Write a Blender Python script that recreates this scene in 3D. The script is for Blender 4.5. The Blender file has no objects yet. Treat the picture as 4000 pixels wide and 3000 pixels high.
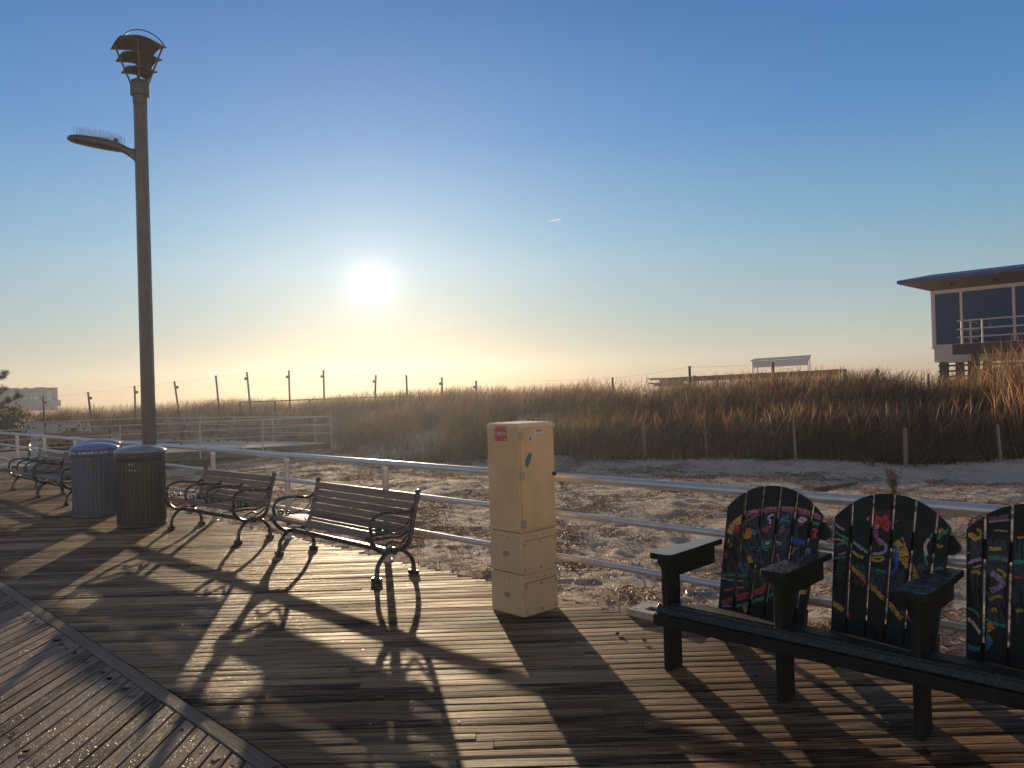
import bpy, math, random
import numpy as np
from mathutils import Vector, Matrix, Quaternion
random.seed(7); RNG = np.random.default_rng(11)
S = bpy.context.scene
C = S.collection
PI = math.pi
R = math.radians
# ------------------------------------------------------------------ helpers
class MB:
    """collects shapes, links them as one mesh"""
    def __init__(s): s.v = []; s.f = []; s.m = []; s.sm = []; s.at = []
    def add(s, vs, fs, mi=0, smooth=False, at=None):
        o = len(s.v); s.v += [tuple(p) for p in vs]
        s.at += [at if at else (0, 0, 0)] * len(vs) if not isinstance(at, list) else at
        for f in fs: s.f.append(tuple(i + o for i in f)); s.m.append(mi); s.sm.append(smooth)
    def box(s, c, d, rz=0, rx=0, ry=0, mi=0, b=0.0, at=None):
        M = Matrix.Rotation(rz, 3, 'Z') @ Matrix.Rotation(ry, 3, 'Y') @ Matrix.Rotation(rx, 3, 'X')
        hx, hy, hz = d[0]/2, d[1]/2, d[2]/2
        if b <= 0:
            P = [(x, y, z) for z in (-hz, hz) for x, y in ((-hx, -hy), (hx, -hy), (hx, hy), (-hx, hy))]
            F = [(3, 2, 1, 0), (4, 5, 6, 7), (0, 1, 5, 4), (1, 2, 6, 5), (2, 3, 7, 6), (3, 0, 4, 7)]
        else:
            b = min(b, hx*.9, hy*.9, hz*.9)
            def ring(ix, iy, z): 
                return [(-ix+b, -iy, z), (ix-b, -iy, z), (ix, -iy+b, z), (ix, iy-b, z), (ix-b, iy, z), (-ix+b, iy, z), (-ix, iy-b, z), (-ix, -iy+b, z)]
            P = ring(hx-b*.6, hy-b*.6, -hz) + ring(hx, hy, -hz+b) + ring(hx, hy, hz-b) + ring(hx-b*.6, hy-b*.6, hz)
            F = [tuple(range(7, -1, -1)), tuple(range(24, 32))]
            for r in range(3):
                for i in range(8): F.append((r*8+i, r*8+(i+1) % 8, r*8+8+(i+1) % 8, r*8+8+i))
        s.add([M @ Vector(p) + Vector(c) for p in P], F, mi, False, at)
    def tube(s, pts, r, n=10, mi=0, cap=True, flat=1.0, up=None, smooth=True):
        """round tube along pts; r number or list; flat scales the second axis"""
        pts = [Vector(p) for p in pts]; m = len(pts)
        rr = r if isinstance(r, (list, tuple)) else [r]*m
        vs = []; prev = None
        for i, p in enumerate(pts):
            t = (pts[min(i+1, m-1)] - pts[max(i-1, 0)]).normalized()
            if up is not None: a = Vector(up)
            elif prev is None: a = Vector((0, 0, 1)) if abs(t.z) < .9 else Vector((1, 0, 0))
            else: a = prev
            a = (a - t * a.dot(t)).normalized(); prev = a; b = t.cross(a)
            for k in range(n):
                w = 2*PI*k/n
                vs.append(p + a * math.cos(w) * rr[i] + b * math.sin(w) * rr[i] * flat)
        F = [(i*n+k, i*n+(k+1) % n, (i+1)*n+(k+1) % n, (i+1)*n+k) for i in range(m-1) for k in range(n)]
        s.add(vs, F, mi, smooth)
        if cap:
            s.add(vs[:n], [tuple(range(n-1, -1, -1))], mi); s.add(vs[-n:], [tuple(range(n))], mi)
    def lathe(s, prof, n=32, c=(0, 0, 0), mi=0, smooth=True, rib=None):
        vs = []
        for r, z in prof:
            for k in range(n):
                w = 2*PI*k/n; q = r * (rib(k) if rib else 1)
                vs.append((c[0]+math.cos(w)*q, c[1]+math.sin(w)*q, c[2]+z))
        F = [(i*n+k, i*n+(k+1) % n, (i+1)*n+(k+1) % n, (i+1)*n+k) for i in range(len(prof)-1) for k in range(n)]
        s.add(vs, F, mi, smooth)
    def prism(s, poly, f0, f1, mi=0, at=None):
        """poly: 2-D outline; f0,f1 map a 2-D point to the two faces"""
        n = len(poly); vs = [f0(p) for p in poly] + [f1(p) for p in poly]
        F = [tuple(range(n-1, -1, -1)), tuple(range(n, 2*n))] + [(i, (i+1) % n, n+(i+1) % n, n+i) for i in range(n)]
        s.add(vs, F, mi, False, at)
    def build(s, name, mats, parent=None):
        me = bpy.data.meshes.new(name); me.from_pydata([tuple(v) for v in s.v], [], s.f)
        if not isinstance(mats, (list, tuple)): mats = [mats]
        for m in mats: me.materials.append(m)
        me.polygons.foreach_set('material_index', s.m); me.polygons.foreach_set('use_smooth', s.sm)
        if any(a != (0, 0, 0) for a in s.at):
            A = me.attributes.new('gv', 'FLOAT_VECTOR', 'POINT'); A.data.foreach_set('vector', np.array(s.at, dtype=np.float32).ravel())
        me.update(); o = bpy.data.objects.new(name, me); C.objects.link(o)
        if parent: o.parent = parent
        return o
def np_mesh(name, co, quads, mats, smooth=False, attrs=None, parent=None):
    me = bpy.data.meshes.new(name); nq = len(quads); k = quads.shape[1]
    me.vertices.add(len(co)); me.vertices.foreach_set('co', np.ascontiguousarray(co, dtype=np.float32).ravel())
    me.loops.add(nq*k); me.loops.foreach_set('vertex_index', np.ascontiguousarray(quads, dtype=np.int32).ravel())
    me.polygons.add(nq); me.polygons.foreach_set('loop_start', np.arange(0, nq*k, k, dtype=np.int32))
    me.polygons.foreach_set('use_smooth', np.full(nq, smooth))
    for m in (mats if isinstance(mats, list) else [mats]): me.materials.append(m)
    for nm, (ty, fld, arr) in (attrs or {}).items():
        A = me.attributes.new(nm, ty, 'POINT'); A.data.foreach_set(fld, np.ascontiguousarray(arr, dtype=np.float32).ravel())
    me.update(calc_edges=True); me.validate()
    o = bpy.data.objects.new(name, me); C.objects.link(o)
    if parent: o.parent = parent
    return o
def tag(o, label=None, cat=None, group=None, kind=None):
    if label: o['label'] = label
    if cat: o['category'] = cat
    if group: o['group'] = group
    if kind: o['kind'] = kind
    return o
def thing(name, loc, rz, label, cat, group=None):
    o = bpy.data.objects.new(name, None); C.objects.link(o); o.location = loc; o.rotation_euler = (0, 0, rz); o.empty_display_size = .1
    return tag(o, label, cat, group)
def copy_tree(o, parent=None):
    c = o.copy(); C.objects.link(c); c.parent = parent
    for ch in list(o.children): copy_tree(ch, c)
    return c
def crom(P, k=6, closed=False):
    P = [Vector(p) for p in P]; out = []
    Q = [P[0]*2-P[1]] + P + [P[-1]*2-P[-2]]
    for i in range(1, len(Q)-2):
        a, b, c, d = Q[i-1:i+3]
        for j in range(k):
            t = j/k
            out.append(.5*((2*b) + (c-a)*t + (2*a-5*b+4*c-d)*t*t + (-a+3*b-3*c+d)*t**3))
    out.append(P[-1]); return out
def text_mesh(txt, size, font_w=1.0, ext=0.0, bold=0.0):
    cu = bpy.data.curves.new('lettering', 'FONT'); cu.body = txt; cu.size = size; cu.align_x = 'CENTER'; cu.align_y = 'CENTER'
    cu.extrude = ext; cu.offset = bold; cu.resolution_u = 3
    ob = bpy.data.objects.new('lettering_tmp', cu); C.objects.link(ob)
    bpy.context.view_layer.update()
    me = bpy.data.meshes.new_from_object(ob.evaluated_get(bpy.context.evaluated_depsgraph_get()))
    bpy.data.objects.remove(ob); bpy.data.curves.remove(cu)
    co = [Vector((v.co.x*font_w, v.co.y, v.co.z)) for v in me.vertices]; fs = [tuple(p.vertices) for p in me.polygons]
    bpy.data.meshes.remove(me); return co, fs
# value noise -------------------------------------------------------------
_T = RNG.random((256, 256))
def vn(x, y, s=1.0, o=0):
    x = np.asarray(x)/s + 17.3*o + 1000; y = np.asarray(y)/s + 9.7*o + 1000
    xi = np.floor(x).astype(int); yi = np.floor(y).astype(int); fx = x-xi; fy = y-yi
    fx = fx*fx*(3-2*fx); fy = fy*fy*(3-2*fy)
    g = lambda a, b: _T[a % 256, b % 256]
    return (g(xi, yi)*(1-fx)+g(xi+1, yi)*fx)*(1-fy)+(g(xi, yi+1)*(1-fx)+g(xi+1, yi+1)*fx)*fy
def sstep(a, b, x):
    t = np.clip((np.asarray(x, dtype=float)-a)/(b-a), 0, 1); return t*t*(3-2*t)
# ------------------------------------------------------------------ materials
def nmat(name):
    m = bpy.data.materials.new(name); m.use_nodes = True; nt = m.node_tree
    return m, nt, nt.nodes['Principled BSDF']
def N(nt, t, **k):
    n = nt.nodes.new(t)
    for a, b in k.items():
        if a.startswith('i_'):
            key = a[2:]; key = int(key) if key.isdigit() else key.replace('_', ' ')
            n.inputs[key].default_value = b
        else: setattr(n, a, b)
    return n
def ramp(nt, stops, fac=None, interp='LINEAR'):
    n = nt.nodes.new('ShaderNodeValToRGB'); e = n.color_ramp.elements; n.color_ramp.interpolation = interp
    while len(e) > 1: e.remove(e[-1])
    e[0].position = stops[0][0]; e[0].color = (*stops[0][1], 1)
    for p, c in stops[1:]:
        x = e.new(p); x.color = (*c, 1)
    if fac is not None: nt.links.new(fac, n.inputs[0])
    return n
def plain(name, col, rough=.5, metal=0, vary=.12, scale=8, bump=.0, bscale=60, spec=.5, coat=0):
    m, nt, b = nmat(name); L = nt.links.new
    tc = N(nt, 'ShaderNodeTexCoord'); no = N(nt, 'ShaderNodeTexNoise', i_Scale=scale, i_Detail=6.0, i_Roughness=.65)
    L(tc.outputs['Object'], no.inputs['Vector'])
    lo = tuple(max(0, c*(1-vary)) for c in col); hi = tuple(min(1, c*(1+vary)) for c in col)
    r = ramp(nt, [(.3, lo), (.7, hi)], no.outputs['Fac']); L(r.outputs[0], b.inputs['Base Color'])
    rr = N(nt, 'ShaderNodeMapRange'); rr.inputs['To Min'].default_value = max(.03, rough*.8); rr.inputs['To Max'].default_value = min(1, rough*1.2)
    L(no.outputs['Fac'], rr.inputs['Value']); L(rr.outputs[0], b.inputs['Roughness'])
    b.inputs['Metallic'].default_value = metal; b.inputs['Specular IOR Level'].default_value = spec
    if coat: b.inputs['Coat Weight'].default_value = coat
    if bump:
        n2 = N(nt, 'ShaderNodeTexNoise', i_Scale=bscale, i_Detail=4.0); L(tc.outputs['Object'], n2.inputs['Vector'])
        bp = N(nt, 'ShaderNodeBump', i_Strength=bump, i_Distance=.004); L(n2.outputs['Fac'], bp.inputs['Height']); L(bp.outputs[0], b.inputs['Normal'])
    return m
def board_mat(name, stops, rough=.68, grain=1.0, frost=True, dist=.009, damp=True, spec=.12):
    """weathered plank; uses attribute gv = (along, across, random)"""
    m, nt, b = nmat(name); L = nt.links.new
    at = N(nt, 'ShaderNodeAttribute', attribute_name='gv'); sp = N(nt, 'ShaderNodeSeparateXYZ'); L(at.outputs['Vector'], sp.inputs[0])
    def comb(ax, ay, az=37.0):
        mx = N(nt, 'ShaderNodeMath', operation='MULTIPLY', i_1=ax); my = N(nt, 'ShaderNodeMath', operation='MULTIPLY', i_1=ay); mz = N(nt, 'ShaderNodeMath', operation='MULTIPLY', i_1=az)
        c = N(nt, 'ShaderNodeCombineXYZ')
        for i, q in enumerate((mx, my, mz)): L(sp.outputs[i], q.inputs[0]); L(q.outputs[0], c.inputs[i])
        return c
    g1 = N(nt, 'ShaderNodeTexNoise', i_Scale=1.0, i_Detail=8.0, i_Roughness=.7, i_Distortion=.6); L(comb(2.6, 95).outputs[0], g1.inputs['Vector'])
    g2 = N(nt, 'ShaderNodeTexNoise', i_Scale=1.0, i_Detail=5.0, i_Roughness=.6, i_Distortion=1.5); L(comb(1.3, 26).outputs[0], g2.inputs['Vector'])
    g3 = N(nt, 'ShaderNodeTexNoise', i_Scale=1.0, i_Detail=3.0); L(comb(.9, 3).outputs[0], g3.inputs['Vector'])
    mixa = N(nt, 'ShaderNodeMath', operation='MULTIPLY_ADD', i_1=.62); L(g1.outputs['Fac'], mixa.inputs[0])
    s2 = N(nt, 'ShaderNodeMath', operation='MULTIPLY', i_1=.38); L(g2.outputs['Fac'], s2.inputs[0]); L(s2.outputs[0], mixa.inputs[2])
    rs = N(nt, 'ShaderNodeMath', operation='MULTIPLY_ADD', i_1=.14, i_2=-.07); L(sp.outputs[2], rs.inputs[0])
    ad = N(nt, 'ShaderNodeMath', operation='ADD'); L(mixa.outputs[0], ad.inputs[0]); L(rs.outputs[0], ad.inputs[1])
    cr = ramp(nt, stops, ad.outputs[0])
    col = cr.outputs[0]
    if damp:
        tc = N(nt, 'ShaderNodeTexCoord'); dn = N(nt, 'ShaderNodeTexNoise', i_Scale=.55, i_Detail=4.0); L(tc.outputs['Object'], dn.inputs['Vector'])
        dm = N(nt, 'ShaderNodeMix', data_type='RGBA', blend_type='MULTIPLY'); L(col, dm.inputs[6])
        dr = ramp(nt, [(.42, (.6, .48, .38)), (.54, (1, 1, 1))], dn.outputs['Fac']); L(dr.outputs[0], dm.inputs[7]); dm.inputs[0].default_value = .75; col = dm.outputs[2]
    L(col, b.inputs['Base Color'])
    b.inputs['Roughness'].default_value = rough; b.inputs['Specular IOR Level'].default_value = spec
    rr = N(nt, 'ShaderNodeMapRange', i_From_Min=.3, i_From_Max=.7, i_To_Min=rough-.16, i_To_Max=rough+.14); L(g3.outputs['Fac'], rr.inputs['Value']); L(rr.outputs[0], b.inputs['Roughness'])
    b1 = N(nt, 'ShaderNodeBump', i_Strength=min(1, .8*grain), i_Distance=dist); L(mixa.outputs[0], b1.inputs['Height'])
    last = b1
    if frost:
        tc2 = N(nt, 'ShaderNodeTexCoord'); vo = N(nt, 'ShaderNodeTexVoronoi', i_Scale=430.0); L(tc2.outputs['Object'], vo.inputs['Vector'])
        sx = N(nt, 'ShaderNodeSeparateColor'); L(vo.outputs['Color'], sx.inputs[0])
        gt = N(nt, 'ShaderNodeMath', operation='GREATER_THAN', i_1=.95); L(sx.outputs[0], gt.inputs[0])
        lt = N(nt, 'ShaderNodeMath', operation='LESS_THAN', i_1=.42); L(vo.outputs['Distance'], lt.inputs[0])
        mk = N(nt, 'ShaderNodeMath', operation='MULTIPLY'); L(gt.outputs[0], mk.inputs[0]); L(lt.outputs[0], mk.inputs[1])
        # tilted facet normal for the ice grains
        vm = N(nt, 'ShaderNodeVectorMath', operation='SUBTRACT'); L(vo.outputs['Color'], vm.inputs[0]); vm.inputs[1].default_value = (.5, .5, -.35)
        vz = N(nt, 'ShaderNodeVectorMath', operation='NORMALIZE'); L(vm.outputs[0], vz.inputs[0])
        gl = N(nt, 'ShaderNodeBsdfPrincipled'); gl.inputs['Base Color'].default_value = (.2, .15, .11, 1); gl.inputs['Roughness'].default_value = .34; gl.inputs['Specular IOR Level'].default_value = 1.0
        L(vz.outputs[0], gl.inputs['Normal'])
        ms = N(nt, 'ShaderNodeMixShader'); L(mk.outputs[0], ms.inputs[0]); L(b.outputs[0], ms.inputs[1]); L(gl.outputs[0], ms.inputs[2])
        L(ms.outputs[0], nt.nodes['Material Output'].inputs['Surface'])
    L(last.outputs[0], b.inputs['Normal'])
    return m
GREYWOOD = [(.385, (.012, .007, .004)), (.44, (.09, .052, .03)), (.5, (.25, .155, .08)), (.57, (.41, .27, .15)), (.68, (.54, .385, .23))]
M = {}
M['deck'] = board_mat('weathered_deck_boards', GREYWOOD)
M['deck_strip'] = board_mat('weathered_strip_boards', [(.385, (.014, .009, .006)), (.43, (.08, .05, .034)), (.49, (.21, .142, .10)), (.58, (.34, .245, .18)), (.7, (.44, .335, .26))], grain=.9, damp=False)
M['divider'] = board_mat('divider_board_wood', [(.25, (.05, .035, .025)), (.4, (.19, .14, .1)), (.6, (.3, .225, .165)), (.8, (.38, .3, .23))], grain=.6, damp=False)
M['under'] = plain('shade_dark_timber', (.05, .038, .03), .8, vary=.3)  # dark tone stands in for the shade beneath the decks
M['pipe'] = plain('brushed_aluminium_pipe', (.66, .65, .62), .42, metal=.6, vary=.12, scale=14, bump=.15, bscale=120)
M['post'] = plain('aged_aluminium_post', (.52, .49, .44), .5, metal=.45, vary=.2, scale=10, bump=.2, bscale=90)
M['dull_post'] = plain('dull_weathered_pipe', (.36, .34, .31), .5, metal=.2, vary=.2, scale=10)
M['iron'] = plain('black_painted_cast_iron', (.018, .018, .017), .28, vary=.5, scale=25, bump=.35, bscale=140, spec=.6)
M['screw'] = plain('bright_screw_steel', (.6, .58, .55), .3, metal=1)
M['green_paint'] = plain('dark_weathered_bench_paint', (.013, .016, .012), .5, vary=.5, scale=14, bump=.5, bscale=120, spec=.22)
def wet_paint(name, lo, hi, thr):
    m, nt, b = nmat(name); L = nt.links.new
    tc = N(nt, 'ShaderNodeTexCoord'); n1 = N(nt, 'ShaderNodeTexNoise', i_Scale=22.0, i_Detail=7.0, i_Roughness=.75); L(tc.outputs['Object'], n1.inputs['Vector'])
    r = ramp(nt, [(thr-.02, lo), (thr+.02, hi)], n1.outputs['Fac']); L(r.outputs[0], b.inputs['Base Color'])
    n2 = N(nt, 'ShaderNodeTexNoise', i_Scale=60.0, i_Detail=4.0); L(tc.outputs['Object'], n2.inputs['Vector'])
    mr = N(nt, 'ShaderNodeMapRange', i_From_Min=.35, i_From_Max=.6, i_To_Min=.12, i_To_Max=.5); L(n2.outputs['Fac'], mr.inputs['Value']); L(mr.outputs[0], b.inputs['Roughness'])
    n3 = N(nt, 'ShaderNodeTexNoise', i_Scale=170.0, i_Detail=2.0); L(tc.outputs['Object'], n3.inputs['Vector'])
    bp = N(nt, 'ShaderNodeBump', i_Strength=.6, i_Distance=.004); L(n3.outputs['Fac'], bp.inputs['Height']); L(bp.outputs[0], b.inputs['Normal']); return m
M['wet_top'] = wet_paint('wet_chipped_bench_paint', (.012, .016, .014), (.2, .22, .23), .56)
M['wet_seat'] = wet_paint('wet_seat_paint', (.010, .013, .011), (.05, .055, .05), .62)
M['pale_sheen'] = plain('pale_sheen_paint', (.28, .34, .34), .5, vary=.3, scale=10, bump=.3)  # pale blue colour paints in the sheen on the first armrest
M['cab_top'] = plain('sun_yellowed_cabinet_paint', (.66, .47, .235), .6, vary=.12, scale=5, bump=.12, bscale=40, spec=.25)
M['cab_base'] = plain('cream_cabinet_panels', (.62, .46, .26), .6, vary=.06, scale=4, bump=.12, bscale=60, spec=.25)
M['cab_lid'] = plain('cabinet_lid_paint', (.68, .56, .36), .7, vary=.08, scale=8, spec=.2)
M['hinge'] = plain('dull_hinge_metal', (.4, .34, .24), .45, metal=.5)
M['dark'] = plain('dark_gap_shade_fill', (.02, .018, .016), .7)
M['sign_red'] = plain('faded_red_plate', (.5, .1, .07), .5, vary=.15, scale=20)
M['white_letter'] = plain('white_lettering', (.75, .68, .58), .5)
M['sticker'] = plain('pale_sticker', (.6, .58, .6), .5)
M['sticker_red'] = plain('sticker_red_print', (.45, .06, .1), .5)
M['tape'] = plain('torn_green_tape', (.06, .13, .12), .35, vary=.4, scale=30)
M['bin_blue'] = plain('blue_grey_bin_paint', (.055, .08, .115), .4, vary=.15, scale=6, bump=.15)
M['bin_blue_lid'] = plain('blue_bin_lid', (.13, .2, .42), .32, vary=.1, scale=6)
M['bin_brown'] = plain('dark_brown_bin_paint', (.016, .013, .010), .38, vary=.25, scale=6, bump=.15)
M['bin_grey_lid'] = plain('grey_bin_lid', (.2, .23, .24), .32, vary=.1, scale=6)
M['bin_letter'] = plain('bin_band_lettering', (.62, .66, .74), .5)
M['bin_badge'] = plain('rusty_round_badge', (.13, .07, .035), .6)
M['lamp'] = plain('bronze_grey_lamp_paint', (.062, .056, .055), .42, vary=.2, scale=7, bump=.1)
M['lamp_in'] = plain('lamp_louvre_metal', (.12, .1, .08), .35, metal=.3, vary=.2, scale=7)
M['spike'] = plain('stainless_spike_wire', (.2, .27, .36), .35, metal=.4)
M['stake'] = plain('grey_stake_wood', (.21, .16, .12), .8, vary=.35, scale=12)
M['dune_post'] = plain('dark_dune_post_wood', (.07, .045, .03), .8, vary=.35, scale=9)
M['wire'] = plain('thin_fence_wire', (.1, .09, .08), .6)
M['concrete'] = plain('worn_concrete_slab', (.42, .38, .33), .85, vary=.2, scale=18, bump=.5, bscale=90)
M['cast_cover'] = plain('worn_cast_cover', (.3, .28, .25), .4, metal=.5, vary=.3, scale=30)
M['wallwhite'] = plain('pale_grey_siding', (.5, .44, .42), .7, vary=.06)
M['shutter'] = plain('dark_blue_shutter', (.025, .055, .115), .5, vary=.1, spec=.2)
M['soffit'] = plain('brown_grey_soffit', (.17, .13, .1), .7, vary=.12)
M['fascia'] = plain('navy_metal_fascia', (.03, .055, .17), .4, vary=.12)
M['darkwood'] = plain('dark_stained_timber', (.055, .036, .026), .75, vary=.3, scale=5)
M['redwood'] = plain('red_brown_roof_boards', (.13, .05, .035), .7, vary=.25, scale=5)
M['canopy'] = plain('off_white_canopy_sheet', (.52, .52, .55), .6, vary=.06)
M['canopy_roof'] = plain('grey_canopy_roof', (.25, .25, .28), .6)
M['bulb'] = plain('clear_string_bulb', (.8, .75, .65), .3)
M['bldg'] = plain('haze_darkened_blue_facade', (.06, .10, .17), .7, vary=.06)  # both facades darkened near black to offset the bright haze before them
M['bldg2'] = plain('haze_darkened_grey_facade', (.05, .06, .075), .7, vary=.06)
M['bldg_win'] = plain('sky_glow_green_glass', (.08, .26, .19), .15, vary=.3)  # green raised to paint in the glow of sky through the glass
M['bldg_dark'] = plain('dark_rooftop_plant', (.06, .06, .07), .7)
M['bark'] = plain('dark_pine_bark', (.05, .035, .025), .9, vary=.4)
M['leafbrown'] = plain('dry_brown_leaf', (.13, .075, .04), .7, vary=.4, scale=40)
M['driftwood'] = plain('dark_driftwood', (.11, .08, .06), .8, vary=.35, scale=9, bump=.5)
def leafy(name, transl=.45, rough=.55, boost=1.0):
    """blades coloured by attribute col, light shines through them"""
    m, nt, b = nmat(name); L = nt.links.new
    at = N(nt, 'ShaderNodeAttribute', attribute_name='col'); L(at.outputs['Color'], b.inputs['Base Color']); b.inputs['Roughness'].default_value = rough
    b.inputs['Specular IOR Level'].default_value = .35
    tr = N(nt, 'ShaderNodeBsdfTranslucent'); mu = N(nt, 'ShaderNodeMix', data_type='RGBA', blend_type='MULTIPLY'); mu.inputs[0].default_value = 1
    L(at.outputs['Color'], mu.inputs[6]); mu.inputs[7].default_value = (boost, boost*.9, boost*.75, 1); L(mu.outputs[2], tr.inputs['Color'])
    ms = N(nt, 'ShaderNodeMixShader'); ms.inputs[0].default_value = transl
    L(b.outputs[0], ms.inputs[1]); L(tr.outputs[0], ms.inputs[2]); L(ms.outputs[0], nt.nodes['Material Output'].inputs['Surface'])
    return m
M['grass'] = leafy('dry_dune_grass', .5, boost=.95)
M['walk'] = board_mat('sunlit_walkway_boards', [(.3, (.16, .12, .09)), (.45, (.36, .28, .21)), (.7, (.5, .4, .31))], grain=.3, frost=False, damp=False, rough=.45, spec=.5)  # paler tone paints in the low sun's glancing sheen on these boards
M['needle'] = leafy('pine_needles', .25)
def sand_mat():
    m, nt, b = nmat('beach_sand'); L = nt.links.new
    tc = N(nt, 'ShaderNodeTexCoord')
    n1 = N(nt, 'ShaderNodeTexNoise', i_Scale=2.2, i_Detail=8.0, i_Roughness=.7); L(tc.outputs['Object'], n1.inputs['Vector'])
    r1 = ramp(nt, [(.3, (.32, .24, .175)), (.5, (.55, .43, .32)), (.7, (.63, .51, .39))], n1.outputs['Fac'])
    n2 = N(nt, 'ShaderNodeTexNoise', i_Scale=26.0, i_Detail=5.0, i_Roughness=.75); L(tc.outputs['Object'], n2.inputs['Vector'])
    r2 = ramp(nt, [(.3, (.35, .26, .18)), (.45, (1, 1, 1))], n2.outputs['Fac'])
    mx = N(nt, 'ShaderNodeMix', data_type='RGBA', blend_type='MULTIPLY'); mx.inputs[0].default_value = .4
    L(r1.outputs[0], mx.inputs[6]); L(r2.outputs[0], mx.inputs[7]); L(mx.outputs[2], b.inputs['Base Color'])
    b.inputs['Roughness'].default_value = .9; b.inputs['Specular IOR Level'].default_value = .25
    n3 = N(nt, 'ShaderNodeTexNoise', i_Scale=55.0, i_Detail=6.0, i_Roughness=.7); L(tc.outputs['Object'], n3.inputs['Vector'])
    bp = N(nt, 'ShaderNodeBump', i_Strength=.7, i_Distance=.012); L(n3.outputs['Fac'], bp.inputs['Height']); L(bp.outputs[0], b.inputs['Normal'])
    return m
M['sand'] = sand_mat()
def paint_mat():
    m, nt, b = nmat('faded_brush_paint'); L = nt.links.new
    at = N(nt, 'ShaderNodeAttribute', attribute_name='col'); tc = N(nt, 'ShaderNodeTexCoord')
    no = N(nt, 'ShaderNodeTexNoise', i_Scale=90.0, i_Detail=5.0, i_Roughness=.8); L(tc.outputs['Object'], no.inputs['Vector'])
    r = ramp(nt, [(.34, (.2, .2, .2)), (.5, (1, 1, 1))], no.outputs['Fac'])
    mx = N(nt, 'ShaderNodeMix', data_type='RGBA', blend_type='MULTIPLY'); mx.inputs[0].default_value = 1
    L(at.outputs['Color'], mx.inputs[6]); L(r.outputs[0], mx.inputs[7]); L(mx.outputs[2], b.inputs['Base Color']); b.inputs['Roughness'].default_value = .6
    return m
M['paint'] = paint_mat()
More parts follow.
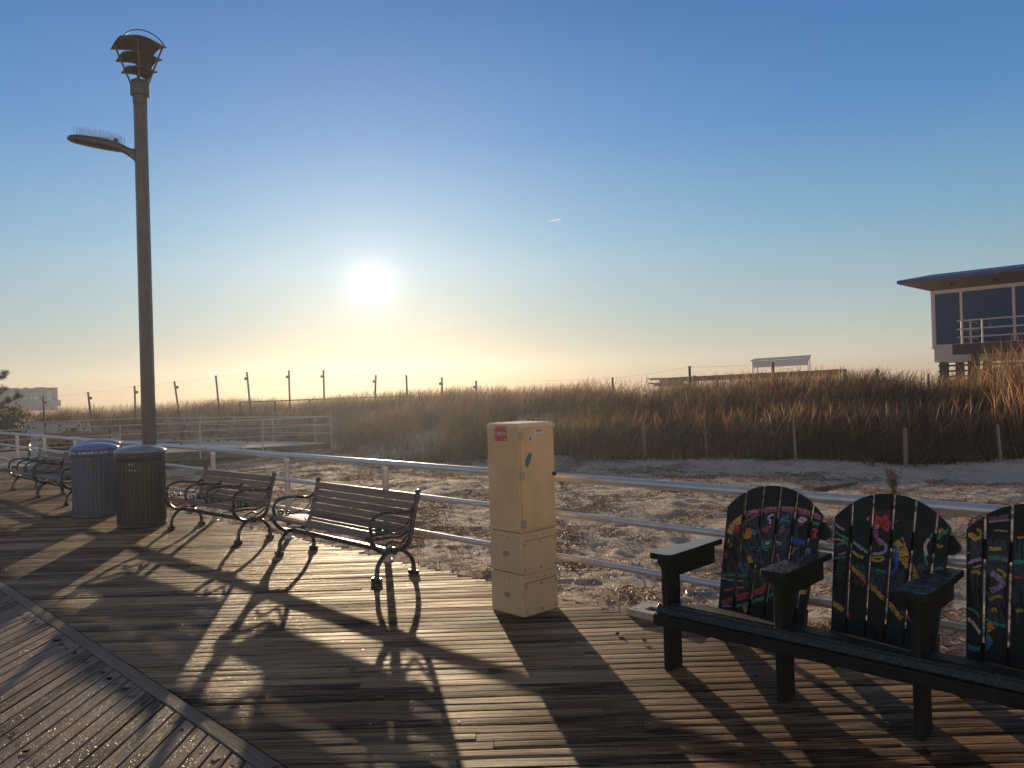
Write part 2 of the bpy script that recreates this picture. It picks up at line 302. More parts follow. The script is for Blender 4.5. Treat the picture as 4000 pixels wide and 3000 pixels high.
STROKES = [
('pink',0.020,[(0.059,0.510),(0.094,0.549),(0.167,0.604),(0.265,0.636),(0.363,0.654),(0.458,0.659),(0.563,0.646),(0.644,0.620)]),
('plum',0.016,[(0.177,0.569),(0.267,0.619),(0.375,0.646),(0.483,0.644),(0.576,0.633),(0.642,0.612)]),
('gold',0.030,[(0.062,0.471),(0.078,0.512),(0.102,0.538),(0.144,0.578)]),
('crimson',0.030,[(0.097,0.520),(0.126,0.493),(0.148,0.531),(0.158,0.567)]),
('orange',0.022,[(0.165,0.456),(0.182,0.479),(0.188,0.512),(0.201,0.478),(0.171,0.463)]),
('orange',0.014,[(0.175,0.452),(0.191,0.518)]),
('teal',0.014,[(0.208,0.508),(0.234,0.499),(0.223,0.480)]),
('white',0.010,[(0.341,0.617),(0.318,0.603),(0.310,0.585),(0.326,0.578),(0.322,0.558)]),
('teal',0.012,[(0.383,0.589),(0.438,0.615)]),
('teal',0.010,[(0.382,0.572),(0.404,0.586),(0.446,0.584)]),
('teal',0.010,[(0.397,0.537),(0.416,0.559)]),
('red',0.012,[(0.277,0.512),(0.332,0.547)]),
('red',0.010,[(0.295,0.509),(0.313,0.516)]),
('red',0.011,[(0.389,0.516),(0.426,0.537)]),
('white',0.012,[(0.497,0.603),(0.516,0.588),(0.544,0.605),(0.526,0.612),(0.506,0.610)]),
('red',0.008,[(0.508,0.576),(0.529,0.570)]),
('seagreen',0.014,[(0.585,0.590),(0.635,0.587)]),
('red',0.010,[(0.584,0.554),(0.613,0.551),(0.595,0.522),(0.613,0.510)]),
('red',0.010,[(0.612,0.557),(0.591,0.500)]),
('blue',0.022,[(0.469,0.480),(0.519,0.475),(0.555,0.460),(0.579,0.432)]),
('lilac',0.014,[(0.550,0.451),(0.574,0.426),(0.584,0.400)]),
('white',0.008,[(0.546,0.423),(0.554,0.391)]),
('teal',0.007,[(0.277,0.440),(0.310,0.416),(0.357,0.433),(0.407,0.447),(0.355,0.458),(0.283,0.444)]),
('cream',0.010,[(0.305,0.435),(0.332,0.444)]),
('white',0.009,[(0.352,0.452),(0.385,0.456)]),
('gold',0.009,[(0.389,0.454),(0.407,0.447)]),
('teal',0.006,[(0.212,0.398),(0.261,0.410),(0.323,0.400)]),
('orange',0.012,[(0.250,0.391),(0.269,0.391)]),
('gold',0.035,[(0.200,0.327),(0.227,0.336)]),
('gold',0.012,[(0.234,0.329),(0.254,0.312)]),
('blue',0.020,[(0.150,0.309),(0.166,0.276),(0.187,0.262)]),
('teal',0.006,[(0.147,0.314),(0.164,0.265),(0.192,0.240),(0.204,0.282),(0.177,0.301)]),
('gold',0.006,[(0.464,0.401),(0.481,0.403),(0.485,0.429),(0.502,0.431)]),
('pink',0.010,[(0.385,0.388),(0.393,0.364),(0.401,0.337)]),
('navy',0.010,[(0.405,0.366),(0.445,0.382),(0.469,0.380)]),
('teal',0.006,[(0.234,0.360),(0.268,0.331),(0.306,0.321)]),
('seagreen',0.022,[(-0.005,0.044),(0.052,0.070),(0.101,0.091)]),
('pink',0.016,[(-0.002,0.078),(0.078,0.104),(0.148,0.134),(0.244,0.175)]),
('red',0.030,[(0.005,0.088),(0.090,0.125),(0.189,0.154),(0.283,0.201),(0.336,0.231)]),
('orange',0.008,[(0.061,0.121),(0.146,0.150),(0.188,0.160)]),
('crimson',0.028,[(0.055,0.041),(0.124,0.079),(0.221,0.121),(0.301,0.159),(0.391,0.217)]),
('red',0.030,[(0.320,0.181),(0.377,0.228)]),
('lilac',0.008,[(0.056,0.028),(0.157,0.043),(0.225,0.077),(0.292,0.107)]),
('seagreen',0.014,[(0.157,0.043),(0.266,0.090),(0.344,0.131),(0.406,0.166)]),
('seagreen',0.012,[(0.023,0.207),(0.110,0.223),(0.210,0.234)]),
('grey',0.009,[(0.016,0.193),(0.106,0.190),(0.185,0.198)]),
('seagreen',0.010,[(-0.001,0.144),(0.072,0.158)]),
('gold',0.020,[(0.202,0.054),(0.220,0.019)]),
('crimson',0.030,[(0.029,0.361),(0.055,0.324)]),
('gold',0.010,[(0.061,0.412),(0.066,0.439)]),
('gold',0.010,[(0.075,0.387),(0.087,0.415)]),
('gold',0.018,[(0.522,0.188),(0.588,0.196)]),
('red',0.060,[(0.920,0.657),(0.965,0.647),(1.000,0.665),(1.028,0.631)]),
('red',0.045,[(0.984,0.626),(1.012,0.602)]),
('pink',0.030,[(0.897,0.655),(0.922,0.620),(0.950,0.595)]),
('black',0.030,[(0.936,0.687),(0.973,0.671)]),
('plum',0.020,[(0.933,0.593),(0.944,0.548),(0.973,0.506)]),
('lilac',0.012,[(0.953,0.540),(0.995,0.508),(0.984,0.471),(0.931,0.455)]),
('gold',0.050,[(1.033,0.531),(1.060,0.498),(1.088,0.448)]),
('gold',0.030,[(1.088,0.448),(1.124,0.400),(1.151,0.351)]),
('orange',0.008,[(1.074,0.563),(1.112,0.469),(1.168,0.354)]),
('blue',0.014,[(1.042,0.514),(1.054,0.453),(1.048,0.389),(1.024,0.368)]),
('navy',0.020,[(1.035,0.477),(1.038,0.424)]),
('seagreen',0.010,[(0.717,0.551),(0.771,0.528),(0.800,0.513)]),
('lilac',0.010,[(0.709,0.598),(0.768,0.566)]),
('gold',0.008,[(0.719,0.513),(0.772,0.510)]),
('teal',0.012,[(0.736,0.477),(0.773,0.500),(0.797,0.484)]),
('seagreen',0.010,[(0.717,0.403),(0.787,0.422)]),
('pink',0.008,[(0.744,0.426),(0.785,0.445)]),
('seagreen',0.012,[(0.809,0.514),(0.866,0.483),(0.904,0.460)]),
('lilac',0.008,[(0.824,0.506),(0.867,0.474),(0.922,0.454),(0.975,0.465)]),
('gold',0.012,[(0.817,0.459),(0.851,0.435),(0.879,0.431)]),
('gold',0.010,[(0.919,0.426),(0.960,0.422),(0.990,0.440)]),
('gold',0.007,[(0.923,0.435),(0.985,0.448)]),
('gold',0.020,[(0.813,0.374),(0.876,0.328),(0.932,0.282),(0.987,0.237),(1.041,0.193),(1.090,0.141)]),
('orange',0.008,[(0.823,0.371),(0.895,0.312),(0.969,0.261),(1.059,0.179)]),
('teal',0.010,[(1.223,0.597),(1.192,0.541),(1.191,0.479),(1.205,0.429)]),
('cream',0.012,[(1.207,0.569),(1.189,0.532),(1.199,0.480)]),
('gold',0.014,[(1.235,0.599),(1.270,0.629)]),
('seagreen',0.014,[(1.240,0.573),(1.271,0.603),(1.305,0.633)]),
('crimson',0.012,[(1.297,0.654),(1.309,0.633)]),
('gold',0.008,[(1.249,0.548),(1.253,0.531),(1.273,0.542)]),
('seagreen',0.012,[(1.222,0.414),(1.277,0.430)]),
('gold',0.022,[(0.714,0.164),(0.758,0.148),(0.791,0.131)]),
('crimson',0.008,[(0.805,0.143),(0.825,0.110),(0.810,0.062)]),
('seagreen',0.020,[(1.101,0.186),(1.111,0.145)]),
('crimson',0.030,[(1.134,0.175),(1.144,0.142)]),
('seagreen',0.008,[(0.945,0.374),(1.015,0.366)]),
('plum',0.018,[(1.371,0.648),(1.408,0.686),(1.449,0.708)]),
('plum',0.020,[(1.476,0.697),(1.567,0.719)]),
('lilac',0.008,[(1.476,0.685),(1.564,0.703)]),
('gold',0.020,[(1.388,0.607),(1.418,0.611),(1.411,0.584)]),
('gold',0.012,[(1.425,0.645),(1.448,0.622),(1.430,0.591)]),
('gold',0.008,[(1.375,0.516),(1.394,0.523)]),
('gold',0.014,[(1.483,0.551),(1.534,0.559)]),
('gold',0.007,[(1.499,0.645),(1.558,0.647)]),
('orange',0.010,[(1.601,0.619),(1.627,0.626)]),
('lilac',0.012,[(1.392,0.467),(1.422,0.488),(1.455,0.497)]),
('seagreen',0.014,[(1.481,0.505),(1.517,0.514),(1.568,0.504)]),
('seagreen',0.016,[(1.582,0.502),(1.629,0.504)]),
('gold',0.007,[(1.416,0.450),(1.452,0.467)]),
('gold',0.010,[(1.405,0.423),(1.431,0.435),(1.446,0.421)]),
('lilac',0.020,[(1.494,0.436),(1.516,0.423),(1.542,0.402),(1.535,0.377),(1.493,0.349)]),
('gold',0.010,[(1.519,0.456),(1.548,0.444),(1.552,0.420)]),
('gold',0.012,[(1.490,0.304),(1.515,0.324),(1.544,0.329)]),
('gold',0.016,[(1.499,0.258),(1.524,0.263)]),
('gold',0.014,[(1.601,0.271),(1.629,0.280)]),
('seagreen',0.010,[(1.377,0.252),(1.422,0.243),(1.460,0.209)]),
('cream',0.012,[(1.397,0.202),(1.432,0.171),(1.455,0.135)]),
('orange',0.030,[(1.476,0.163),(1.508,0.190)]),
('seagreen',0.012,[(1.475,0.208),(1.518,0.196),(1.582,0.192)]),
('teal',0.018,[(1.477,0.139),(1.499,0.112),(1.478,0.076),(1.428,0.061),(1.383,0.072)]),
('blue',0.012,[(1.462,0.128),(1.485,0.109),(1.471,0.086)]),
('red',0.008,[(1.591,0.430),(1.619,0.430)])]
HAZE = .0008
# ------------------------------------------------------------------ camera
F_PX, HOR, ROLL, CAMZ = 3000.0, 1522.0, .03, 1.65
cam = bpy.data.cameras.new('camera'); camo = bpy.data.objects.new('camera', cam); C.objects.link(camo); S.camera = camo
cam.sensor_width = 36; cam.lens = 36*F_PX/4000; cam.clip_start = .05; cam.clip_end = 30000
pitch = math.atan((HOR-1500)/F_PX)
Fv = Vector((0, math.cos(pitch), math.sin(pitch))); R0 = Vector((1, 0, 0)); U0 = R0.cross(Fv)
Rv = R0*math.cos(ROLL)-U0*math.sin(ROLL); Uv = R0*math.sin(ROLL)+U0*math.cos(ROLL)
camo.matrix_world = Matrix(((Rv.x, Uv.x, -Fv.x, 0), (Rv.y, Uv.y, -Fv.y, 0), (Rv.z, Uv.z, -Fv.z, CAMZ), (0, 0, 0, 1)))
S.render.resolution_x, S.render.resolution_y = 1024, 768
S.view_settings.view_transform = 'Standard'; S.view_settings.look = 'None'; S.view_settings.exposure = 0.08; S.view_settings.gamma = 1
# ------------------------------------------------------------------ sun and sky
AZ, EL = R(-10.18), R(7.97)
SUN = Vector((math.sin(AZ)*math.cos(EL), math.cos(AZ)*math.cos(EL), math.sin(EL)))
sl = bpy.data.lights.new('sun', 'SUN'); sl.energy = 5.0; sl.angle = R(.53); sl.color = (1, .76, .48)
so = bpy.data.objects.new('sun', sl); C.objects.link(so); so.rotation_euler = (-SUN).to_track_quat('-Z', 'Y').to_euler()
W = bpy.data.worlds.new('World'); S.world = W; W.use_nodes = True; nt = W.node_tree; L = nt.links.new
for n in list(nt.nodes): nt.nodes.remove(n)
out = N(nt, 'ShaderNodeOutputWorld'); tc = N(nt, 'ShaderNodeTexCoord')
sky = N(nt, 'ShaderNodeTexSky', sky_type='NISHITA', sun_disc=False, sun_elevation=EL, sun_rotation=AZ, air_density=1.0, dust_density=.6, ozone_density=2.0)
nrm = N(nt, 'ShaderNodeVectorMath', operation='NORMALIZE'); L(tc.outputs['Generated'], nrm.inputs[0])
sp = N(nt, 'ShaderNodeSeparateXYZ'); L(nrm.outputs[0], sp.inputs[0])
# clear winter sky: peach at the horizon, pale, then deep blue; unseen overhead greyed and lifted as fill
el = N(nt, 'ShaderNodeMath', operation='ARCSINE'); L(sp.outputs[2], el.inputs[0])
ef = N(nt, 'ShaderNodeMapRange', i_From_Min=R(-2), i_From_Max=R(48), i_To_Min=0, i_To_Max=1); L(el.outputs[0], ef.inputs['Value'])
E_ = lambda d: (d+2)/50
rmp = ramp(nt, [(0, (.40, .31, .2)), (E_(.5), (.49, .37, .265)), (E_(2.0), (.49, .46, .38)), (E_(5.5), (.34, .44, .47)), (E_(11), (.19, .36, .51)), (E_(18), (.085, .235, .49)), (E_(26), (.042, .155, .40)), (E_(31), (.035, .12, .31)), (E_(38), (.06, .09, .15)), (1, (.075, .095, .14))], ef.outputs[0])
# angle to the sun
dt = N(nt, 'ShaderNodeVectorMath', operation='DOT_PRODUCT'); L(nrm.outputs[0], dt.inputs[0]); dt.inputs[1].default_value = SUN
ac = N(nt, 'ShaderNodeMath', operation='ARCCOSINE'); ac.use_clamp = False; L(dt.outputs['Value'], ac.inputs[0])
def glow(width_deg, strength, col, power=1.0):
    d = N(nt, 'ShaderNodeMath', operation='DIVIDE', i_1=R(width_deg)); L(ac.outputs[0], d.inputs[0])
    p = N(nt, 'ShaderNodeMath', operation='POWER', i_1=power); L(d.outputs[0], p.inputs[0])
    g = N(nt, 'ShaderNodeMath', operation='MULTIPLY', i_1=-1.0); L(p.outputs[0], g.inputs[0])
    e = N(nt, 'ShaderNodeMath', operation='EXPONENT'); L(g.outputs[0], e.inputs[0])
    s = N(nt, 'ShaderNodeVectorMath', operation='SCALE'); s.inputs[0].default_value = tuple(c*strength for c in col); L(e.outputs[0], s.inputs['Scale'])
    return s.outputs[0]
acc = None
def addv(a, b_):
    n = N(nt, 'ShaderNodeVectorMath', operation='ADD'); L(a, n.inputs[0]); L(b_, n.inputs[1]); return n.outputs[0]
# away from the sun the blue deepens
far = N(nt, 'ShaderNodeMapRange', i_From_Min=R(10), i_From_Max=R(55), i_To_Min=1.05, i_To_Max=.88); L(ac.outputs[0], far.inputs['Value'])
bs = N(nt, 'ShaderNodeVectorMath', operation='SCALE'); L(rmp.outputs[0], bs.inputs[0]); L(far.outputs[0], bs.inputs['Scale'])
# low sky near the sun is left darker: the added haze in front of it brings its own light
dk_ = N(nt, 'ShaderNodeMapRange', i_From_Min=R(4), i_From_Max=R(34), i_To_Min=.35, i_To_Max=1.0); L(ac.outputs[0], dk_.inputs['Value'])
dl_ = N(nt, 'ShaderNodeMapRange', i_From_Min=R(1), i_From_Max=R(9), i_To_Min=1.0, i_To_Max=0.0); L(el.outputs[0], dl_.inputs['Value'])
dm_ = N(nt, 'ShaderNodeMix', data_type='FLOAT', i_2=1.0); L(dl_.outputs[0], dm_.inputs[0]); L(dk_.outputs[0], dm_.inputs[3])
bs2 = N(nt, 'ShaderNodeVectorMath', operation='SCALE'); L(bs.outputs[0], bs2.inputs[0]); L(dm_.outputs[0], bs2.inputs['Scale']); bs = bs2
nk = N(nt, 'ShaderNodeVectorMath', operation='SCALE'); L(sky.outputs[0], nk.inputs[0]); nk.inputs['Scale'].default_value = .010
acc = addv(bs.outputs[0], nk.outputs[0])
for g in ((.42, 22, (1, .97, .88), 4.0), (.75, 1.1, (1, .98, .9), 1.0), (3.2, .14, (.95, .98, .9), 1.0), (24, .06, (1, .97, .98), 1.6)): acc = addv(acc, glow(*g))
# warm fill light added low in the unseen sky opposite the sun
anti = N(nt, 'ShaderNodeMapRange', i_From_Min=R(95), i_From_Max=R(150), i_To_Min=0, i_To_Max=1); L(ac.outputs[0], anti.inputs['Value'])
lowb = N(nt, 'ShaderNodeMapRange', i_From_Min=R(2), i_From_Max=R(32), i_To_Min=1, i_To_Max=0); L(el.outputs[0], lowb.inputs['Value'])
am = N(nt, 'ShaderNodeMath', operation='MULTIPLY'); L(anti.outputs[0], am.inputs[0]); L(lowb.outputs[0], am.inputs[1])
asc = N(nt, 'ShaderNodeVectorMath', operation='SCALE'); asc.inputs[0].default_value = (1.05, .62, .36); L(am.outputs[0], asc.inputs['Scale']); acc = addv(acc, asc.outputs[0])
bg = N(nt, 'ShaderNodeBackground', i_Strength=1.0); L(acc, bg.inputs[0]); L(bg.outputs[0], out.inputs[0])
W.cycles.sampling_method = 'AUTOMATIC'
# ------------------------------------------------------------------ terrain
TA = [-1.6, -.7, -.45, -.28, -.225, -.17, -.08, 0, .17, .33, .48, .56, .60, .667, 1.6]
TT = [36, 32, 30, 28.5, 25.5, 20.8, 19.9, 19.7, 19.9, 18.5, 17.4, 17.0, 16.9, 16.7, 15.5]
TC = [48, 43, 41, 38, 37, 36, 35, 34, 31, 28, 26.5, 25.5, 25, 24, 22]
TH = [.8, .78, .88, .9, .9, .9, .88, .86, .92, .84, .78, .64, .85, 1.25, 1.5]
def dune(x, y):
    a = np.arctan2(x, y); aa = np.tan(np.clip(a, -1.1, 1.1)); d = np.hypot(x, y)*np.cos(np.clip(a, -1.1, 1.1))
    T = np.interp(aa, TA, TT); Cc = np.interp(aa, TA, TC); Hh = np.interp(aa, TA, TH); return d, T, Cc, Hh
def ground(x, y, fine=True):
    x = np.asarray(x, float); y = np.asarray(y, float)
    s = (x+y-6.42)/1.4142; d, T, Cc, Hh = dune(x, y)
    z = -.022 - .10*sstep(.1, 3.5, s) - .1*sstep(4, 9, s)
    low = sstep(-2.5, -8, x+.25*(y-12))*sstep(1.0, 3.5, s)*sstep(37, 30, d); z = z - .42*low
    up = sstep(0, 1, (d-T)/(Cc-T)); dn = sstep(0, 1, (d-Cc)/16)
    z = z + (Hh+.25)*up*(1-.0) - (Hh+1.2)*dn
    if fine:
        nr = sstep(90, 20, d)*sstep(-.05, .25, s)
        z = z + nr*((vn(x, y, 2.3, 1)-.5)*.12*sstep(.3, 2, s) + (vn(x, y, .8, 2)-.5)*.05*sstep(.2, 1.2, s) + (vn(x, y, .27, 3)-.5)*.036 + (vn(x, y, .12, 4)-.5)*.022 + (vn(x, y, .06, 14)-.5)*.008)
        fp = vn(x, y, .33, 7); z = z - nr*.022*sstep(.76, .86, fp)
        z = z + (vn(x, y, 4.5, 5)-.5)*.3*sstep(T, T+4, d)
    z = np.where(s < .0, np.minimum(z, -.45), z)
    return z
na, nd = 980, 620
aa = np.radians(np.linspace(-78, 78, na)); rr = 1.6*(70/1.6)**(np.linspace(0, 1, nd-40)); rr = np.concatenate([rr, 70*(155/70)**(np.linspace(0, 1, 41)[1:])])
RR, AA = np.meshgrid(rr, aa, indexing='ij'); X = RR*np.sin(AA); Y = RR*np.cos(AA); Z = ground(X, Y)
Z = np.where(RR > 70, -1.2+(Z+1.2)*np.exp(-(RR-70)/20), Z)
ii = (np.arange(nd-1)[:, None]*na + np.arange(na-1)[None, :]).ravel()
q = np.stack([ii, ii+1, ii+na+1, ii+na], 1)[:, ::-1]
tag(np_mesh('sand', np.stack([X, Y, Z], -1).reshape(-1, 3), q, M['sand'], True), kind='structure')
# ------------------------------------------------------------------ planks
class Planks:
    def __init__(s): s.co = []; s.q = []; s.gv = []; s.n = 0
    def board(s, p, al, length, ac_, w, z=0, th=.035, seg=.3, tilt=1.0, m0=0, m1=0):
        n = max(2, int(length/seg)+1); t = np.linspace(0, length, n); rd = random.random(); e = .0045; u0 = random.random()*50
        cw = (random.random()-.35)*.004; tl = (random.random()-.5)*.0020*tilt
        pr = np.array([[-w/2, -th], [-w/2, -e], [-w/2+e, -.0006], [-w/4, cw*.7], [0, cw], [w/4, cw*.7], [w/2-e, -.0006], [w/2, -e], [w/2, -th]])
        k = len(pr); jz = (vn(t*2.2, np.full(n, rd*90), 1, 6)-.5)*.0030; jw = (vn(t*1.3, np.full(n, rd*70), 1, 8)-.5)*.003
        A = pr[None, :, 0]+jw[:, None]; Zz = z+pr[None, :, 1]+jz[:, None]+tl*pr[None, :, 0]/(w/2)
        T2 = np.repeat(t[:, None], k, 1)
        T3 = T2.copy(); T3[0] += m0*pr[:, 0]; T3[-1] += m1*pr[:, 0]; T2 = T3
        co = np.stack([p[0]+al[0]*T2+ac_[0]*A, p[1]+al[1]*T2+ac_[1]*A, Zz], -1).reshape(-1, 3)
        s.co.append(co); s.gv.append(np.stack([T2+u0, np.repeat(pr[None, :, 0], n, 0)+rd*3, np.full_like(T2, rd)], -1).reshape(-1, 3))
        i = (np.arange(n-1)[:, None]*k+np.arange(k-1)[None, :]).ravel()+s.n
        s.q.append(np.stack([i, i+k, i+k+1, i+1], 1))
        s.q.append(np.array([[s.n, s.n+1, s.n+k-2, s.n+k-1], [s.n+(n-1)*k+k-1, s.n+(n-1)*k+k-2, s.n+(n-1)*k+1, s.n+(n-1)*k]]))
        s.n += n*k
    def build(s, name, mat, parent=None):
        return np_mesh(name, np.concatenate(s.co), np.concatenate(s.q), mat, False, {'gv': ('FLOAT_VECTOR', 'vector', np.concatenate(s.gv))}, parent)
LN = 2.245   # divider line x+y
main = Planks(); y = 1.25; j = 0; EDGE = []
while y < 25:
    x0 = LN+.134-y+random.uniform(-.003, .003); x1 = 6.37-y+random.choice([0, 0, .03, -.02, .1, .05])+random.uniform(-.02, .02)
    EDGE.append((x1, y)); w = .0808+random.uniform(-.0025, .0025)
    if random.random() < .55:
        c = random.choice([3.45, 4.35, 5.2])-y; main.board((x0, y), (1, 0), c-x0-.002, (0, 1), w, m0=-1); main.board((c+.002, y), (1, 0), x1-c, (0, 1), w)
    else: main.board((x0, y), (1, 0), x1-x0, (0, 1), w, m0=-1)
    y += .0865
tag(main.build('boardwalk', M['deck']), kind='structure')
st = Planks(); x = -10.0
while x < 1.1:
    y1 = LN-.006-x+random.uniform(-.006, .002); y0 = 1.1
    if y1-y0 > .2: st.board((x, y0), (0, 1), y1-y0, (1, 0), .0885, tilt=.9, m1=-1)
    x += .0955
tag(st.build('boardwalk_strip', M['deck_strip']), kind='structure')
dv = Planks(); k_ = -14.0
while k_ < 2.2:
    ln = min(3.6, 2.2-k_); mx = (LN+.0655)/2
    dv.board((mx-(-k_)*.7071*1.0, mx+(-k_)*.7071), (.7071, -.7071), ln-.004, (.7071, .7071), .086, z=.003); k_ += 3.6
tag(dv.build('boardwalk_divider', M['divider']), kind='structure')
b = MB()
b.prism([(-30, 32), (-30, -20), (8, -20), (8, -1.75), (-24, 30.25)], lambda p: (p[0], p[1], -.30), lambda p: (p[0], p[1], -.05));  # solid dark sheet added so the board gaps look shaded
tag(b.build('boardwalk_dark_sheet', M['under']), kind='structure')
# screw heads and nail holes in rows over the joists
sc = MB(); hl = MB()
for c in np.arange(LN+.42, 6.3, .43):
    for (x1, yy) in EDGE[20:170]:
        xx = c-yy+random.uniform(-.012, .012)
        far_ = yy > 9
        if far_ and random.random() < .5: continue
        tgt = sc if random.random() < .16 else hl
        r_ = .0045 if tgt is sc else .0038
        tgt.add([(xx+r_*math.cos(a), yy+random.uniform(-.002, .002)+r_*math.sin(a), .0042) for a in np.arange(6)*PI/3], [tuple(range(6))])
for i in range(90):
    x = -10+.0955*(int(90*random.random())+25)
for xx in np.arange(-10+.0955*20, 1.1, .0955):
    for c in (LN-.11, LN-.95, LN-1.8, LN-2.6):
        yy = c-xx
        if yy > 1.2:
            for _ in range(1 if random.random() < .6 else 2): hl.add([(xx+random.uniform(-.03, .03)+.006*math.cos(a), yy+random.uniform(-.03, .03)+.010*math.sin(a), .0044) for a in np.arange(6)*PI/3], [tuple(range(6))])
o = sc.build('screw_heads', M['screw']); tag(o, 'bright steel screw heads dotted in rows across the boardwalk planks', 'screws', kind='stuff')
o = hl.build('nail_holes', M['dark']); tag(o, 'dark nail holes in rows across the boardwalk planks', 'nail holes', kind='stuff')
# ------------------------------------------------------------------ dune grass
def blades(name, P, hgt, wid, lean, colr, mat, levels=4, head=False, curve=1.0, parent=None, label=None, cat=None, kind='stuff'):
    n = len(P); ang = RNG.random(n)*2*PI; wx = np.cos(ang); wy = np.sin(ang)
    ts = np.linspace(0, 1, levels); co = np.zeros((n, levels, 2, 3)); 
    for i, t in enumerate(ts):
        cx = P[:, 0]+lean[:, 0]*hgt*(t**1.7); cy = P[:, 1]+lean[:, 1]*hgt*(t**1.7); cz = P[:, 2]+hgt*t*(1-.28*np.hypot(lean[:, 0], lean[:, 1])*t)
        w = wid*(1-.86*t**1.3)/2
        if head and i == levels-2: w = wid*.95
        co[:, i, 0] = np.stack([cx-wx*w, cy-wy*w, cz], -1); co[:, i, 1] = np.stack([cx+wx*w, cy+wy*w, cz], -1)
    base = np.arange(n)[:, None]*levels*2; k = np.arange(levels-1)[None]*2
    i0 = (base+k).ravel(); q = np.stack([i0, i0+1, i0+3, i0+2], 1)
    cl = np.concatenate([np.repeat(colr, levels*2, 0), np.ones((n*levels*2, 1))], 1)
    o = np_mesh(name, co.reshape(-1, 3), q, mat, False, {'col': ('FLOAT_COLOR', 'color', cl)}, parent)
    return tag(o, label, cat, kind=kind)
PAL = np.array([[.25, .11, .065], [.29, .15, .085], [.20, .075, .055], [.38, .25, .14], [.11, .09, .045], [.06, .055, .03], [.27, .095, .065], [.52, .38, .24], [.22, .18, .11], [.13, .06, .04], [.34, .27, .12], [.17, .17, .07]])
def dune_pts(nc, per, a0=-.78, a1=.86, t0=-.4, t1=3.0, spread=.16, dens=None):
    A = RNG.uniform(a0, a1, nc*3); u = RNG.random(nc*3)
    T = np.interp(A, TA, TT)+t0; Cc = np.interp(A, TA, TC)+t1
    d = np.sqrt(T*T+u*(Cc*Cc-T*T)); x = A*d; y = d
    keep = RNG.random(len(x)) < (.12+.88*sstep(.3, .6, vn(x, y, 1.9, 12)))*(20/d)**.5
    # the beach walkway keeps clear of grass
    inwalk = (y < 27.2+(-6.3-x)*.68) & (x < -6.0) & (y > 27.4+(x+6.3)*.5-1.5)
    keep &= ~inwalk
    x = x[keep][:nc]; y = y[keep][:nc]; m = len(x)
    cl = RNG.normal(0, .16, (m, 2)); cp = RNG.integers(0, len(PAL), m); ch = RNG.uniform(.4, 1.45, m)
    X_ = np.repeat(x, per)+RNG.normal(0, spread, m*per); Y_ = np.repeat(y, per)+RNG.normal(0, spread, m*per)
    lean = np.repeat(cl, per, 0)*1.5+RNG.normal(0, .2, (m*per, 2))+np.array([.2, .02])
    base = PAL[np.repeat(cp, per)]; alt = PAL[RNG.integers(0, len(PAL), m*per)]; mixf = RNG.uniform(0, .6, (m*per, 1))
    col = (base*(1-mixf)+alt*mixf)*RNG.uniform(.35, 1.2, (m*per, 1))*np.array([1.0, .9, .88])
    return X_, Y_, lean, col, np.repeat(ch, per)
X_, Y_, ln_, col, ch = dune_pts(7000, 27, spread=.19)
aR = X_/Y_; sc_ = np.interp(aR, [-.8, -.2, .1, .4, .52, .59, .67], [.7, .8, .88, 1.0, .9, .85, 1.25])
d, T, Cc, Hh = dune(X_, Y_)
toe = sstep(-.6, 2.5, d-T)
h = (.32+.48*RNG.random(len(X_)))*sc_*ch*(.45+.55*toe)*1.25
greenmix = (sstep(.35, .6, vn(X_, Y_, 3.3, 21))*(aR > -.1))[:, None]*.55
col = col*(1-greenmix)+np.array([[.05, .062, .026]])*greenmix
P = np.stack([X_, Y_, ground(X_, Y_)-.03], 1)
blades('dune_grass', P, h, RNG.uniform(.008, .024, len(h))*np.where(aR > .05, 1.25, 1.0), ln_, col, M['grass'], label='reddish brown dry grass covering the dune', cat='grass')
X_, Y_, ln_, col, ch = dune_pts(4200, 6, t0=.6, t1=1.0, spread=.2)
aR = X_/Y_; sc_ = np.interp(aR, [-.8, -.2, .1, .4, .52, .59, .67], [.66, .78, .95, 1.15, 1.0, 1.25, 1.7])
h = RNG.uniform(.6, 1.3, len(X_))*sc_
P = np.stack([X_, Y_, ground(X_, Y_)-.03], 1)
blades('tall_dune_stalks', P, h, RNG.uniform(.007, .011, len(h)), ln_*.9+RNG.normal(0, .1, ln_.shape), col*RNG.uniform(.9, 1.9, (len(col), 1)), M['grass'], levels=6, head=True, label='taller straw coloured stalks rising above the dune grass', cat='grass')
